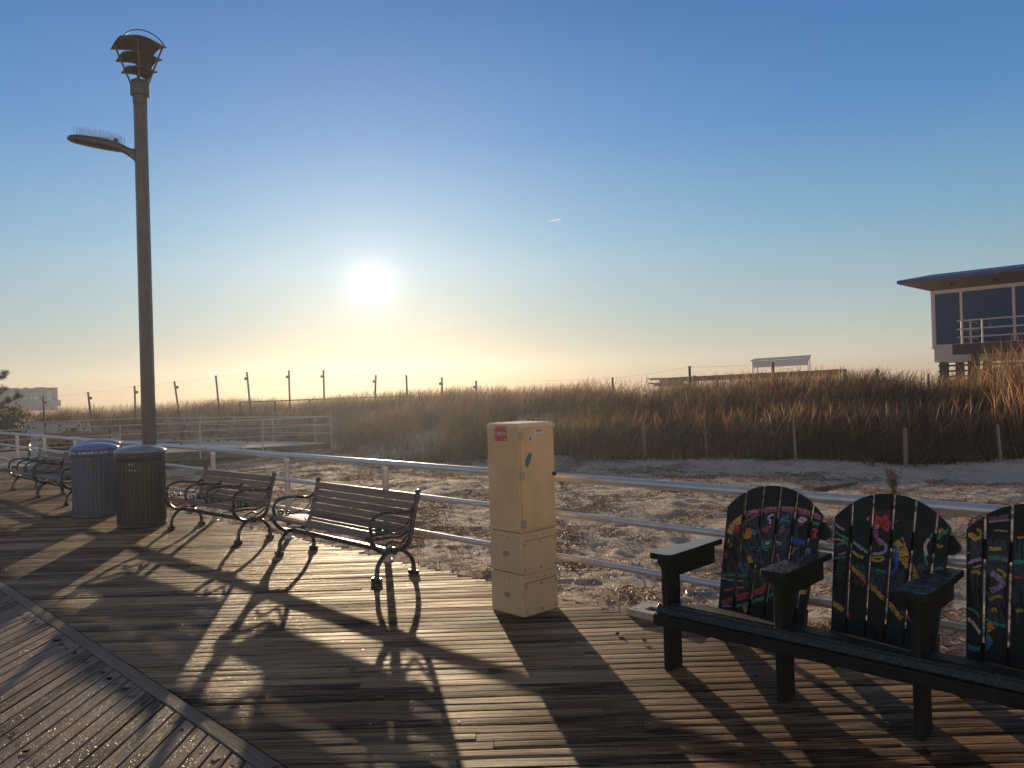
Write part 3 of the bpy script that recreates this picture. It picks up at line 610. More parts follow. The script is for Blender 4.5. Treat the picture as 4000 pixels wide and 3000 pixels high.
# wisps and dead stems lying on the sand
def litter(name, n, s0, s1, scale, thr, L0, L1, lift, cols, label, wid=(.005, .011)):
    s = RNG.uniform(s0**.7, s1**.7, n)**(1/.7); t = RNG.uniform(-7, 17, n); x = -1.277-.7071*t+.7071*s; y = 7.591+.7071*t+.7071*s
    d, T, Cc, Hh = dune(x, y); k = (vn(x, y, scale, 31) > thr) & (d < T+.6) & (y > 2) & (np.abs(x/y) < .95); x = x[k]; y = y[k]; n = len(x)
    Lh = RNG.uniform(L0, L1, n); a = RNG.random(n)*2*PI; bend = RNG.normal(0, .5, n); lf = RNG.random(n)*lift
    lv = 4; co = np.zeros((n, lv, 2, 3)); w = RNG.uniform(*wid, n)
    for i in range(lv):
        t_ = i/(lv-1); aa_ = a+bend*t_; px_ = x+np.cos(aa_)*Lh*t_; py_ = y+np.sin(aa_)*Lh*t_; pz = ground(px_, py_)+.004+lf*math.sin(PI*min(1, t_*.9+.1))
        ww = w*(1-.5*t_)/2
        co[:, i, 0] = np.stack([px_-np.sin(aa_)*ww, py_+np.cos(aa_)*ww, pz+ww], -1); co[:, i, 1] = np.stack([px_+np.sin(aa_)*ww, py_-np.cos(aa_)*ww, pz-ww*.3], -1)
    i0 = (np.arange(n)[:, None]*lv*2+np.arange(lv-1)[None]*2).ravel(); q = np.stack([i0, i0+1, i0+3, i0+2], 1)
    c = np.array(cols)[RNG.integers(0, len(cols), n)]*RNG.uniform(.6, 1.3, (n, 1)); cl = np.concatenate([np.repeat(c, lv*2, 0), np.ones((n*lv*2, 1))], 1)
    tag(np_mesh(name, co.reshape(-1, 3), q, M['grass'], False, {'col': ('FLOAT_COLOR', 'color', cl)}), label, 'plant litter', kind='stuff')
litter('dead_grass_litter', 62000, .12, 11, .55, .52, .05, .2, .05, [[.13, .075, .04], [.2, .13, .07], [.08, .045, .025], [.26, .19, .1], [.16, .07, .035]], 'brown dead grass and stem litter strewn over the sand behind the railing')
litter('fine_straw', 30000, .05, 10.5, .7, .0, .04, .15, .05, [[.16, .11, .06], [.07, .045, .03], [.14, .07, .04]], 'fine straw scraps scattered on the sand', (.003, .007))
def tufts(name, spots, label):
    P = []; col = []; ln2 = []; hh = []
    for (x, y, n, h0, r_) in spots:
        for _ in range(n):
            a = random.random()*2*PI; q_ = random.random()**.6*r_; P.append((x+q_*math.cos(a), y+q_*math.sin(a))); ln2.append((math.cos(a)*q_/r_*.9+random.gauss(0, .25), math.sin(a)*q_/r_*.9+random.gauss(0, .25))); hh.append(h0*random.uniform(.4, 1.1)); col.append(PAL[random.choice([0, 1, 2, 3, 6])]*random.uniform(.6, 1.1))
    P = np.array(P); P = np.concatenate([P, ground(P[:, 0], P[:, 1])[:, None]-.01], 1)
    blades(name, P, np.array(hh), RNG.uniform(.003, .006, len(hh)), np.array(ln2), np.array(col), M['grass'], label=label, cat='grass')
sp_ = []
for i in range(560):
    s_ = random.uniform(.25, 9.5); t_ = random.uniform(-4.5, 10); x_, y_ = -1.277-.7071*t_+.7071*s_, 7.591+.7071*t_+.7071*s_
    if float(vn(x_, y_, 1.1, 31)) < .42: continue
    sp_.append((x_, y_, random.randint(8, 26), random.uniform(.05, .16), random.uniform(.05, .15)))
tufts('sand_grass_tufts', sp_, 'small russet grass tufts sprouting from the trampled sand')
# ------------------------------------------------------------------ pipe railings
def railing(name, org, rz, posts, x0, x1, label, heights=(.961, .676, .34), r=(.032, .0245, .0245), pr=.033, base=0, mats=('pipe', 'post'), ends=True, foot=0.0, collars=True, group=None):
    t = thing(name, org, rz, label, 'railing', group)
    for i, (h, rr_) in enumerate(zip(heights, r)):
        b = MB(); xs = np.arange(x0, x1, .8); P_ = [(x, (random.random()-.5)*.004, h+(random.random()-.5)*.004) for x in xs]+[(x1, 0, h)]
        b.tube(P_, rr_, 14)
        b.build('top_rail' if i == 0 else 'rail', M[mats[0]], t)
    for x in posts:
        b = MB(); b.tube([(x, 0, base), (x, 0, heights[0]-.01)], pr, 14)
        if base == 0: b.lathe([(.0, .012), (.055, .012), (.058, 0)], 14, (x, 0, 0))
        po = b.build('post', M[mats[1]], t)
        if collars:
            for h, rr_ in zip(heights, r):
                c = MB(); c.tube([(x-.022, 0, h), (x+.022, 0, h)], rr_+.0035, 14)
                if h == heights[0]: c.tube([(x, 0, h-.06), (x, 0, h-.02)], pr+.004, 14)
                c.build('collar', M[mats[0]], po)
    return t
xs = [8.0, 5.9, 3.95, 1.96, 0, -1.94, -3.95, -5.98, -8.0, -10.06, -12.2, -14.5, -16.6, -18.7]
railing('railing', (-1.277, 7.591, 0), R(-45), xs, -20.5, 8.6, 'silver pipe railing with three rails running along the boardwalk edge in front of the sand')
# far beach walkway --------------------------------------------------------
WA = Vector((-6.3, 26.8)); WB = Vector((-26, 17.0)); WCc = Vector((-15.4, 33.0)); WD = Vector((-32, 26))
wp = Planks(); 
nrm2 = Vector((.896, .444)); ac2 = Vector((-.444, .896))
t_ = 0.0
poly = [WA, WCc, WD, WB]
def inpoly(p):
    c = False; n = len(poly)
    for i in range(n):
        a, b_ = poly[i], poly[(i+1) % n]
        if (a.y > p.y) != (b_.y > p.y) and p.x < (b_.x-a.x)*(p.y-a.y)/(b_.y-a.y)+a.x: c = not c
    return c
k = 0
while k*.145 < 11:
    o_ = WA + ac2*(k*.145); run = None
    for s in np.arange(2, -32, -.25):
        ins = inpoly(o_+nrm2*s)
        if ins and run is None: run = s
        if not ins and run is not None:
            p = o_+nrm2*run; wp.board((p.x, p.y), (-nrm2.x, -nrm2.y), run-s, (ac2.x, ac2.y), .137, z=0, seg=2); run = None
    k += 1
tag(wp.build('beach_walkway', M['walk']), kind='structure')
b = MB()
b.prism([(p.x, p.y) for p in poly], lambda p: (p[0], p[1], -.32), lambda p: (p[0], p[1], -.04))
for s in range(9):
    p = WA-nrm2*(s*2.3+.2)+ac2*.12; b.box((p.x, p.y, -.6), (.2, .2, 1.0))
    p = WA.lerp(WCc, s/9+.02); b.box((p.x-.1, p.y-.1, -.6), (.2, .2, 1.0))
tag(b.build('beach_walkway_beams', M['under']), kind='structure')
a1 = math.atan2(nrm2.y, nrm2.x)
railing('railing', (WA.x, WA.y, 0), a1, [-.05, -2.35, -4.3, -6.6, -8.9, -11.2, -13.5, -15.8, -18.1], -20.5, 0, 'thin grey pipe railing on the near side of the distant beach walkway', heights=(.9, .62, .33), r=(.022, .017, .017), pr=.024, base=-.3, mats=('dull_post', 'dull_post'), collars=False, group='railings of the distant walkway')
dv_ = (WCc-WA); a2 = math.atan2(dv_.y, dv_.x)
railing('railing', (WA.x, WA.y, 0), a2, [.9, 3.2, 5.5, 7.7, 9.9], .0, dv_.length, 'thin grey pipe railing on the seaward side of the distant beach walkway', heights=(.9, .62, .33), r=(.022, .017, .017), pr=.024, base=-.3, mats=('dull_post', 'dull_post'), collars=False, group='railings of the distant walkway')
dv_ = (WD-WCc); a3 = math.atan2(dv_.y, dv_.x)
railing('railing', (WCc.x, WCc.y, 0), a3, [.05, 2.5, 5.0, 7.5, 10, 12.5], .0, 16, 'thin grey pipe railing behind the benches at the far back of the walkway', heights=(.9, .62, .33), r=(.022, .017, .017), pr=.024, base=-.3, mats=('dull_post', 'dull_post'), collars=False, group='railings of the distant walkway')
# ------------------------------------------------------------------ benches
M['bench_wood'] = board_mat('bench_slat_wood', [(.25, (.06, .04, .03)), (.42, (.16, .115, .09)), (.6, (.25, .19, .15)), (.8, (.33, .26, .21))], frost=False, damp=False, grain=.5, rough=.5)
def slat(b, x0, x1, c, w, th, tilt):
    """plank along x, centred at (y,z)=c, width w, thickness th, tilted by tilt about x"""
    rd = random.random(); n = 4; M3 = Matrix.Rotation(tilt, 3, 'X'); e = th*.3
    pr = [(-w/2, -th/2+e), (-w/2, th/2-e), (-w/2+e, th/2), (w/2-e, th/2), (w/2, th/2-e), (w/2, -th/2+e), (w/2-e, -th/2), (-w/2+e, -th/2)]
    vs = []; at = []
    for i in range(n+1):
        x = x0+(x1-x0)*i/n
        for (p, q) in pr:
            v = M3 @ Vector((0, p, q)); vs.append((x, c[0]+v.y, c[1]+v.z)); at.append((x+rd*20, p+q+rd*3, rd))
    F = [(i*8+k, i*8+(k+1) % 8, (i+1)*8+(k+1) % 8, (i+1)*8+k) for i in range(n) for k in range(8)]+[tuple(range(7, -1, -1)), tuple(range(n*8, n*8+8))]
    b.add(vs, F, 0, False, at)
def make_bench(L_, arms, label, group, loc, rz, feet=True, frames=None, arms_only=()):
    t = thing('bench', loc, rz, label, 'bench', group)
    s = MB()
    for c, w, tl in (((-.025, .398), .04, .75), ((.03, .412), .058, .06), ((.095, .408), .058, -.07), ((.16, .40), .058, -.1), ((.225, .392), .058, -.1), ((.29, .385), .058, -.06), ((.352, .386), .052, .16)): slat(s, .03, L_-.03, c, w, .022, tl)
    s.build('seat', M['bench_wood'], t)
    s = MB()
    for i, (c, tl) in enumerate((((.395, .412), 1.02), ((.419, .475), 1.22), ((.439, .544), 1.3), ((.458, .613), 1.32), ((.478, .686), 1.3))): slat(s, .03, L_-.03, c, .062 if i < 4 else .07, .02, tl)
    s.build('backrest', M['bench_wood'], t)
    for x in (frames or (.012, L_-.012)):
        f = MB()
        def bar(P_, r_=.024, k=5, fl=.75): f.tube([(x, p[0], p[1]) for p in crom([Vector((q[0], q[1], 0)) for q in P_], k)], r_, 8, flat=fl, up=(1, 0, 0))
        bar([(.03, .035), (.035, .08), (.045, .135), (.085, .19), (.14, .235), (.2, .25)]); bar([(.43, .035), (.432, .08), (.415, .14), (.37, .195), (.31, .235), (.25, .25)])
        bar([(-.02, .375), (.0, .33), (.05, .28), (.12, .248), (.22, .24), (.32, .255), (.385, .3), (.415, .37), (.432, .45), (.462, .57), (.49, .66), (.505, .735)], .026)
        bar([(-.045, .385), (.0, .372), (.15, .372), (.28, .362), (.40, .40)], .017); bar([(.12, .3), (.2, .33), (.3, .31), (.38, .36)], .013)
        f.tube([(x-.018, .508, .74), (x+.018, .508, .74)], .022, 10); f.tube([(x-.02, -.04, .39), (x+.02, -.04, .39)], .028, 10)
        f.tube([(x-.02, .22, .245), (x+.02, .22, .245)], .034, 10)
        for yy in (.03, .43):
            f.tube([(x, yy, .03), (x, yy, .075)], [.03, .018], 8); f.box((x, yy, .02), (.1, .06, .038), b=.006)
        f.build('side_frame', M['iron'], t)
    for x in arms:
        f = MB()
        def bar(P_, r_=.020, k=5, fl=.8): f.tube([(x, p[0], p[1]) for p in crom([Vector((q[0], q[1], 0)) for q in P_], k)], r_, 8, flat=fl, up=(1, 0, 0))
        bar([(.452, .60), (.40, .567), (.32, .572), (.2, .592), (.08, .588), (.01, .555), (-.02, .50), (-.015, .44), (.0, .405)])
        bar([(.0, .41), (.06, .405), (.2, .415), (.33, .44), (.4, .5), (.415, .555)], .008)
        for (cy, cz, r0) in ((.065, .447, .034), (.145, .435, .022)):
            P_ = [(cy+r0*(1-k/14)*math.cos(k*.62+2.5), cz+r0*(1-k/14)*math.sin(k*.62+2.5)) for k in range(12)]
            bar(P_, .012, 2)
        f.build('armrest', M['iron'], t)
    f = MB(); f.box((L_/2, .2, .243), (L_-.04, .05, .045), b=.006); f.build('stretcher', M['iron'], t)
    return t
def bench_at(P0, P1, arms_f, label, group='iron and timber benches along the railing', **k):
    d = Vector(P1)-Vector(P0); L_ = d.length; rz = math.atan2(d.y, d.x)
    # P0 is the far-left front foot
    off = Vector((math.sin(rz), -math.cos(rz)))*.03
    return make_bench(L_, [.012+(L_-.024)*f for f in arms_f], label, group, (P0[0]+off.x, P0[1]+off.y, 0), rz, **k)
bench_at((-2.48, 8.005), (-1.225, 6.72), (0, 1), 'slatted bench with two iron arms nearest the tall cream cabinet')
bench_at((-4.40, 9.80), (-3.14, 8.69), (0, .31, .62, 1), 'slatted bench with four iron armrests between the bins and the nearest bench')
bench_at((-9.70, 14.84), (-8.46, 13.60), (0, .36, .68, 1), 'far bench at the left edge beyond the blue bin, its end against the next bench')
bench_at((-8.40, 13.53), (-7.22, 12.36), (0, 1), 'slatted bench half hidden behind the left side of the blue recycling bin')
first = None
labs = ['small bench on the distant walkway farthest to the left edge', 'small bench on the distant walkway seen above the first left bench', 'small bench on the distant walkway seen just above the bins', 'small bench on the distant walkway behind the lamp pole', 'small bench on the distant walkway at the right end of its row']
for i, sdist in enumerate((-15.4, -13.1, -10.9, -8.7, -6.6)):
    p = WA+nrm2*sdist+ac2*.75
    if first is None:
        first = make_bench(1.8, [.012, .6, 1.2, 1.788], labs[0], 'benches on the distant beach walkway', (p.x, p.y, 0), a1); o = first
    else:
        o = copy_tree(first); o.location = (p.x, p.y, 0); o['label'] = labs[i]
for i, f_ in enumerate((.5, .72, .92)):
    p = WA.lerp(WCc, f_)+Vector((-.4, -.7)); o = copy_tree(first); o.location = (p.x, p.y, 0); o.rotation_euler.z = a2+PI
    o['label'] = ['bench by the seaward rail of the distant walkway, nearest its corner', 'middle bench by the seaward rail of the distant walkway', 'bench by the seaward rail at the far left of the distant walkway'][i]
# ------------------------------------------------------------------ bins
def recycle_mark(cx, cz, s, put):
    """three bent arrows; put maps (a,b) to 3-D"""
    vs = []; fs = []
    for k in range(3):
        w = k*2*PI/3+PI/2
        def rot(a, b_): return (cx+(a*math.cos(w)-b_*math.sin(w))*s, cz+(a*math.sin(w)+b_*math.cos(w))*s)
        for quad in ([(.45, -.42), (.72, -.42), (.72, .18), (.45, .18)], [(.3, .15), (.87, .15), (.6, .48), (.58, .48)]):
            o_ = len(vs); vs += [put(*rot(*q)) for q in quad]; fs.append((o_, o_+1, o_+2, o_+3))
    return vs, fs
def make_bin(loc, rz, body, lid, label, text=None, badge=False):
    t = thing('recycling_bin' if text else 'litter_bin', loc, rz, label, 'bin', 'round ribbed bins in front of the lamp post')
    n = 144; r_ = .30
    b = MB(); b.lathe([(.285, .02), (.297, .03), (.3, .07)], n); b.lathe([(.30, .07), (r_, .075), (r_, .87), (.3, .875)], n, rib=lambda k: 1 if k % 4 in (0, 1) else .966)
    b.lathe([(.295, .0), (.30, .002), (.30, .055), (.288, .06)], 48); b.lathe([(.0, .01), (.29, .01)], 48)
    b.build('body', body, t)
    b = MB(); b.lathe([(.298, .872), (.312, .876), (.316, .885), (.316, .975), (.31, .985)], 72); bd = b.build('band', body, t)
    if text:
        m = MB()
        for s_, ang in text:
            if s_ == '@':
                vs, fs = recycle_mark(0, 0, .024, lambda a, c: (math.sin(ang+a/.318)*.3185, -math.cos(ang+a/.318)*.3185, .93+c)); m.add(vs, fs); continue
            co, fs = text_mesh(s_, .042, 1.0, bold=.0008)
            m.add([(math.sin(ang+v.x/.318)*.3185, -math.cos(ang+v.x/.318)*.3185, .93+v.y) for v in co], fs)
        m.build('lettering', M['bin_letter'], bd)
    if badge:
        m = MB(); vs = []
        for k in range(24):
            a = k*PI/12; uu = .05*math.cos(a)
            vs.append((math.sin(uu/.31)*.306, -math.cos(uu/.31)*.306, .755+.05*math.sin(a)))
        m.add(vs, [tuple(range(24))]); m.build('badge', M['bin_badge'], t)
    else:
        m = MB()
        for k, (uu, zz) in enumerate(((-.14, .83), (-.10, .83), (-.14, .76), (-.11, .76), (-.07, .755))):
            m = MB(); m.box((math.sin(uu/.31)*.304, -math.cos(uu/.31)*.304, zz), (.008, .008, .016)); m.build('rivet', M['screw'], t)
    b = MB(); b.lathe([(.318, .978), (.322, .985), (.318, .995), (.28, 1.018), (.2, 1.045), (.1, 1.062), (0, 1.068)], 64); b.lathe([(.3, .97), (.318, .978)], 64); b.build('lid', lid, t)
    b = MB(); b.box((.316, .0, .99), (.02, .04, .03), b=.005); b.box((.316, 0, .95), (.014, .03, .055), b=.004); b.build('hinge', M['hinge'], t)
    return t
vd = math.atan2(-4.94, 10.15)
make_bin((-4.94, 10.16, 0), -vd*1.0, M['bin_brown'], M['bin_grey_lid'], 'dark brown ribbed bin in front of the lamp pole, nearest of the three bins')
make_bin((-6.10, 11.18, 0), .50, M['bin_blue'], M['bin_blue_lid'], 'blue grey recycling bin lettered ALUMINUM and GLASS, left of the brown bin', text=[('RECYCLE', -1.12), ('ALUMINUM', -.38), ('@', .07), ('GLASS', .37), ('@', .68), ('PLASTIC', 1.1)], badge=True)
make_bin((-6.62, 12.25, 0), .45, M['bin_blue'], M['bin_grey_lid'], 'third bin hidden behind the blue one with only its domed lid showing')
# ------------------------------------------------------------------ lamp post
t = thing('lamp_post', (-5.17, 10.9, 0), 0, 'tall bronze lamp post behind the bins with louvred lantern and spiked side lamp', 'lamp post')
b = MB(); n = 8; prf = [(.15, 0), (.15, .03), (.095, .05), (.092, 2.5), (.088, 5.87)]
for i in range(len(prf)-1): pass
vs = []
for r_, z in prf:
    for k in range(8):
        a = k*PI/4+PI/8; vs.append((math.cos(a)*r_*(1.02 if k % 2 else 1), math.sin(a)*r_, z))
b.add(vs, [(i*8+k, i*8+(k+1) % 8, (i+1)*8+(k+1) % 8, (i+1)*8+k) for i in range(len(prf)-1) for k in range(8)]); b.build('pole', M['lamp'], t)
b = MB(); b.lathe([(.09, 5.86), (.1, 5.865), (.1, 5.965), (.102, 5.975), (.132, 5.99), (.132, 6.13), (.12, 6.15), (.11, 6.20), (.0, 6.205)], 8, mi=0, smooth=False); b.build('collar', M['lamp'], t)
tiers = []
for (w_, zt, hc_, dr) in ((.405, 6.675, .17, .20), (.34, 6.495, .12, .15), (.265, 6.325, .09, .12)):
    b = MB(); n_ = 16; vs = []; th = .008
    for lay in (0, 1):
        for i in range(n_+1):
            for j in range(n_+1):
                p = -1+2*i/n_; q_ = -1+2*j/n_; x = (p-q_)/2; y = (p+q_)/2       # diamond |x|+|y|<=1
                z = zt+hc_*(math.cos(min(1, abs(x))*PI)*.5+.5)**.8 - dr*abs(y)**1.4*(1-abs(x))+.03*math.sin(x*PI*1.0)*0
                vs.append((x*w_, y*w_*.95, z-lay*th))
    m_ = n_+1; F = []
    for i in range(n_):
        for j in range(n_):
            a = i*m_+j; F.append((a, a+m_, a+m_+1, a+1)); o_ = m_*m_; F.append((o_+a, o_+a+1, o_+a+m_+1, o_+a+m_))
    for i in range(n_):
        o_ = m_*m_
        for (a, c) in ((i, i+1), (n_*m_+i, n_*m_+i+1), (i*m_, (i+1)*m_), (i*m_+n_, (i+1)*m_+n_)): F.append((a, c, c+o_, a+o_))
    b.add(vs, F, 0, True); b.build('louvre', M['lamp_in'], t)
for (sx, sy) in ((-1, -.4), (-.5, .8), (.35, -.9), (1, .3)):
    b = MB(); b.tube([(sx*.1, sy*.09, 6.13), (sx*.3, sy*.27, 6.68+.02)], .014, 8); b.build('rod', M['lamp'], t)
b = MB(); b.tube([(x, 0, z) for x, z in ((-.215, 6.80), (-.2, 6.86), (-.17, 6.895), (-.11, 6.925), (-.03, 6.938), (.06, 6.928), (.15, 6.895), (.24, 6.84), (.31, 6.775), (.36, 6.70))], .009, 8); b.build('hoop', M['lamp'], t)
hd = MB(); sec = [(-.075, 5.015, 5.24, .055), (-.12, 5.08, 5.235, .05), (-.2, 5.14, 5.265, .05), (-.285, 5.195, 5.315, .075), (-.42, 5.22, 5.36, .13), (-.6, 5.26, 5.40, .15), (-.83, 5.315, 5.435, .155), (-.94, 5.345, 5.435, .14), (-1.0, 5.36, 5.41, .1), (-1.02, 5.372, 5.39, .05)]
vs = []
for x, z0, z1, w_ in sec:
    for k in range(12):
        a = k*PI/6; vs.append((x, math.copysign(abs(math.cos(a))**.6, math.cos(a))*w_, (z0+z1)/2+math.copysign(abs(math.sin(a))**.7, math.sin(a))*(z1-z0)/2))
hd.add(vs, [(i*12+k, i*12+(k+1) % 12, (i+1)*12+(k+1) % 12, (i+1)*12+k) for i in range(len(sec)-1) for k in range(12)]+[tuple(range(11, -1, -1)), tuple(range(len(vs)-12, len(vs)))], 0, True)
h_ = hd.build('side_lamp', M['lamp'], t)
b = MB(); b.lathe([(.032, 0), (.034, .005), (.034, .045), (.026, .055), (0, .057)], 20, (-.36, 0, 5.335)); b.build('sensor', M['lamp'], h_)
b = MB()
for k in range(34):
    x = -.92+k*.0205; zt = np.interp(-x, [.2, .285, .42, .6, .83, .94], [5.265, 5.315, 5.36, 5.40, 5.435, 5.435])
    for yy in (-.05, 0, .05):
        dx = random.uniform(-.016, .016); b.tube([(x, yy, zt-.005), (x+dx, yy+yy*.8, zt+.115)], .0016, 4, cap=False, smooth=False)
b.box((-.66, 0, 5.418), (.45, .03, .006), ry=.10); b.build('bird_spikes', M['spike'], h_)
# ------------------------------------------------------------------ utility cabinet
cz = R(43.5); t = thing('utility_cabinet', (.032, 5.558, 0), cz, 'tall cream metal electrical cabinet standing on the boardwalk at the railing', 'cabinet')
WX, WY = .372, .34
def sec_box(name, z0, z1, mat, inset=0, bb=.006):
    b = MB(); b.box((WX/2, WY/2, (z0+z1)/2), (WX-2*inset, WY-2*inset, z1-z0), b=bb); return b.build(name, mat, t)
sec_box('seam', .29, .62, M['dark'], .012, 0)
for nm, z0, z1 in (('lower_box', 0.002, .302), ('middle_box', .307, .602)):
    q_ = sec_box(nm, z0, z1, M['cab_base'])
    b = MB(); b.box((WX/2+.003, -.003, z0+.115), (WX-.03, .006, .232), b=.001); pn = b.build('panel', M['cab_base'], q_)
    for x in (.03, .19, .342):
        for zz in (z0+.03, z0+.215):
            m = MB(); m.tube([(x, -.002, zz), (x, -.014, zz)], [.011, .009], 8); m.build('bolt', M['hinge'], q_)
    for x in (.15, .225): m = MB(); m.box((x, -.003, z0+.265), (.007, .004, .007)); m.build('hole', M['dark'], q_)
    m = MB(); m.box((WX/2+.003, -.0015, z0+.238), (WX-.04, .003, .0025)); m.build('seam', M['dark'], q_)
    for y in (.13, .19): m = MB(); m.box((-.001, y, z0+.262), (.004, .007, .007)); m.build('hole', M['dark'], q_)
    m = MB(); m.box((-.0012, .165, z0+.136), (.0024, .06, .036)); 
    for k in range(5): m.box((-.0025, .165, z0+.150-k*.007), (.003, .055, .003))
    m.build('vent', M['hinge'], q_)
body = sec_box('body', .607, 1.372, M['cab_top'])
b = MB(); b.box((WX/2, -.008, .99), (WX-.03, .016, .72), b=.004); dr = b.build('door', M['cab_top'], t)
b = MB(); b.prism([(-.006, -.012), (WX+.006, -.012), (WX+.006, WY+.004), (-.006, WY+.004)], lambda p: (p[0], p[1], 1.37), lambda p: (min(max(p[0], .006), WX-.012), min(max(p[1], .002), WY-.01), 1.402)); b.build('lid', M['cab_lid'], t)
for zz in (1.31, 1.02, .672):
    m = MB(); m.tube([(.006, -.012, zz-.03), (.006, -.012, zz+.03)], .009, 10); m.box((.02, -.018, zz), (.03, .004, .055)); m.build('hinge', M['hinge'], dr)
m = MB(); m.tube([(.344, -.012, 1.01), (.344, -.034, 1.01)], [.017, .014], 16); m.build('lock', M['iron'], dr)
m = MB(); m.box((.198, -.0172, 1.335), (.088, .0014, .036)); sk = m.build('sticker', M['sticker'], dr)
m = MB(); 
for k in range(9): m.box((.168+k*.0072, -.0186, 1.343), (.005, .001, .009+.002*(k % 3)))
m.box((.198, -.0185, 1.337), (.066, .0008, .004)); m.build('sticker_print', M['sticker_red'], sk)
m = MB(); m.add([(.105+.018*math.cos(a), -.0172, 1.292+.022*math.sin(a)) for a in np.arange(20)*PI/10], [tuple(range(20))]); rd_ = m.build('round_sticker', M['sticker'], dr)
m = MB(); m.add([(.09, -.0184, 1.280), (.12, -.0184, 1.280), (.108, -.0184, 1.308)], [(0, 1, 2)]); m.build('triangle_mark', M['tape'], rd_)
m = MB(); P_ = [(.05, 1.09), (.043, 1.12), (.058, 1.15), (.075, 1.168), (.082, 1.188), (.094, 1.182), (.112, 1.180), (.122, 1.166), (.108, 1.143), (.098, 1.118), (.085, 1.10), (.075, 1.083), (.062, 1.08)]
m.add([(x, -.0175-.002*random.random(), z) for x, z in P_], [tuple(range(len(P_)))]); m.build('torn_tape', M['tape'], dr)
sg = MB(); sg.box((-.003, .183, 1.326), (.004, .134, .108), b=.001); sg_ = sg.build('sign_plate', M['sign_red'], body)
for y in (.131, .235):
    for z in (1.287, 1.366):
        m = MB(); m.tube([(-.004, y, z), (-.010, y, z)], [.007, .004], 10); m.build('rivet', M['screw'], sg_)
co, fs = text_mesh('5 SOUTH', .036, .82, bold=.0007); m = MB(); m.add([(-.0062, .183-v.x, 1.326+v.y) for v in co], fs); m.build('lettering', M['white_letter'], sg_)
# ------------------------------------------------------------------ painted three-seat garden chair
t = thing('garden_bench', (.858, 4.435, 0), R(-45), 'dark green wooden triple garden seat with rounded backs painted in bright strokes', 'bench')
LU = [0, .685, 1.345, 2.02]
GP = M['green_paint']
for u in LU:
    b = MB(); b.box((u-.019, .07, .32), (.038, .14, .64), b=.004)
    b.build('leg', GP, t)
    am = MB(); us = u-.02; 
    P_ = [(us-.075, -.02), (us-.06, -.045), (us+.04, -.045), (us+.068, -.035), (us+.076, -.01), (us+.074, .25), (us+.06, .56), (us-.02, .56), (us-.07, .2)]
    am.prism(P_, lambda p: (p[0], p[1], .648), lambda p: (p[0]*1.0, p[1], .680)); ar = am.build('armrest', GP, t)
    wr = MB(); P2 = [(us-.070, -.015), (us-.057, -.040), (us+.038, -.040), (us+.066, -.031), (us+.072, -.008), (us+.070, .25), (us+.056, .55), (us-.018, .55), (us-.066, .2)]
    wr.add([(p[0], p[1], .6812) for p in P2], [tuple(range(len(P2)))])
    wr.build('sheen_worn_top', M['pale_sheen'] if u == 0 else M['wet_top'], ar)
    b = MB(); b.box((u-.019, .34, .588), (.036, .40, .118), b=.003); b.build('arm_support', GP, t)
    b = MB(); P_ = [(u-.038, .647), (u-.085, .647), (u-.082, .62), (u-.062, .585), (u-.045, .53), (u-.038, .50)]
    b.prism(P_, lambda p: (p[0], .03, p[1]), lambda p: (p[0], .075, p[1])); b.build('bracket', GP, t)
    b = MB(); P_ = [(.12, .35), (.12, .24), (.66, 0.0), (.80, 0.0), (.55, .22)]
    b.prism(P_, lambda p: (u-.036, p[0], p[1]), lambda p: (u-.002, p[0], p[1])); b.build('rear_leg', GP, t)
b = MB(); b.box((1.0, -.019, .296), (2.16, .036, .062), b=.004); b.build('apron', GP, t)
b = MB(); b.box((1.0, -.010, .349), (2.13, .030, .044), rx=-.35, b=.006); b.box((1.0, .012, .374), (2.12, .05, .014), rx=-.12, b=.003); b.build('front_slat', M['wet_seat'], t); b = MB()
for k in range(5):
    f_ = k/5; b.box((1.0, .055+k*.088, .366-k*.0225), (2.1, .08, .024), rx=-.25, b=.005)
b.build('seat', GP, t)
SA = R(14); BV, BZ = .5, .25
def bp(u, tt, off=0): return (u, BV+tt*math.sin(SA)-off*math.cos(SA), BZ+tt*math.cos(SA)+off*math.sin(SA))
backs = []
UB = [(.025, [0, .125, .24, .35, .455, .555, .62]), (.702, [0, .1, .212, .322, .432, .538, .61]), (1.370, [0, .088, .205, .315, .425, .53, .61])]
def fan_u(ci, u, tt):
    u0, B_ = UB[ci]; W_ = B_[-1]; cu = u0+W_/2; f_ = max(0, min(1, tt/.65)); return cu+(u-cu)*(.875+.125*f_)-(.02-.02*f_)*(2 if ci == 0 else .8)
def unfan(ci, u, tt):
    u0, B_ = UB[ci]; W_ = B_[-1]; cu = u0+W_/2; f_ = max(0, min(1, tt/.65)); return cu+(u+(.02-.02*f_)*(2 if ci == 0 else .8)-cu)/(.875+.125*f_)
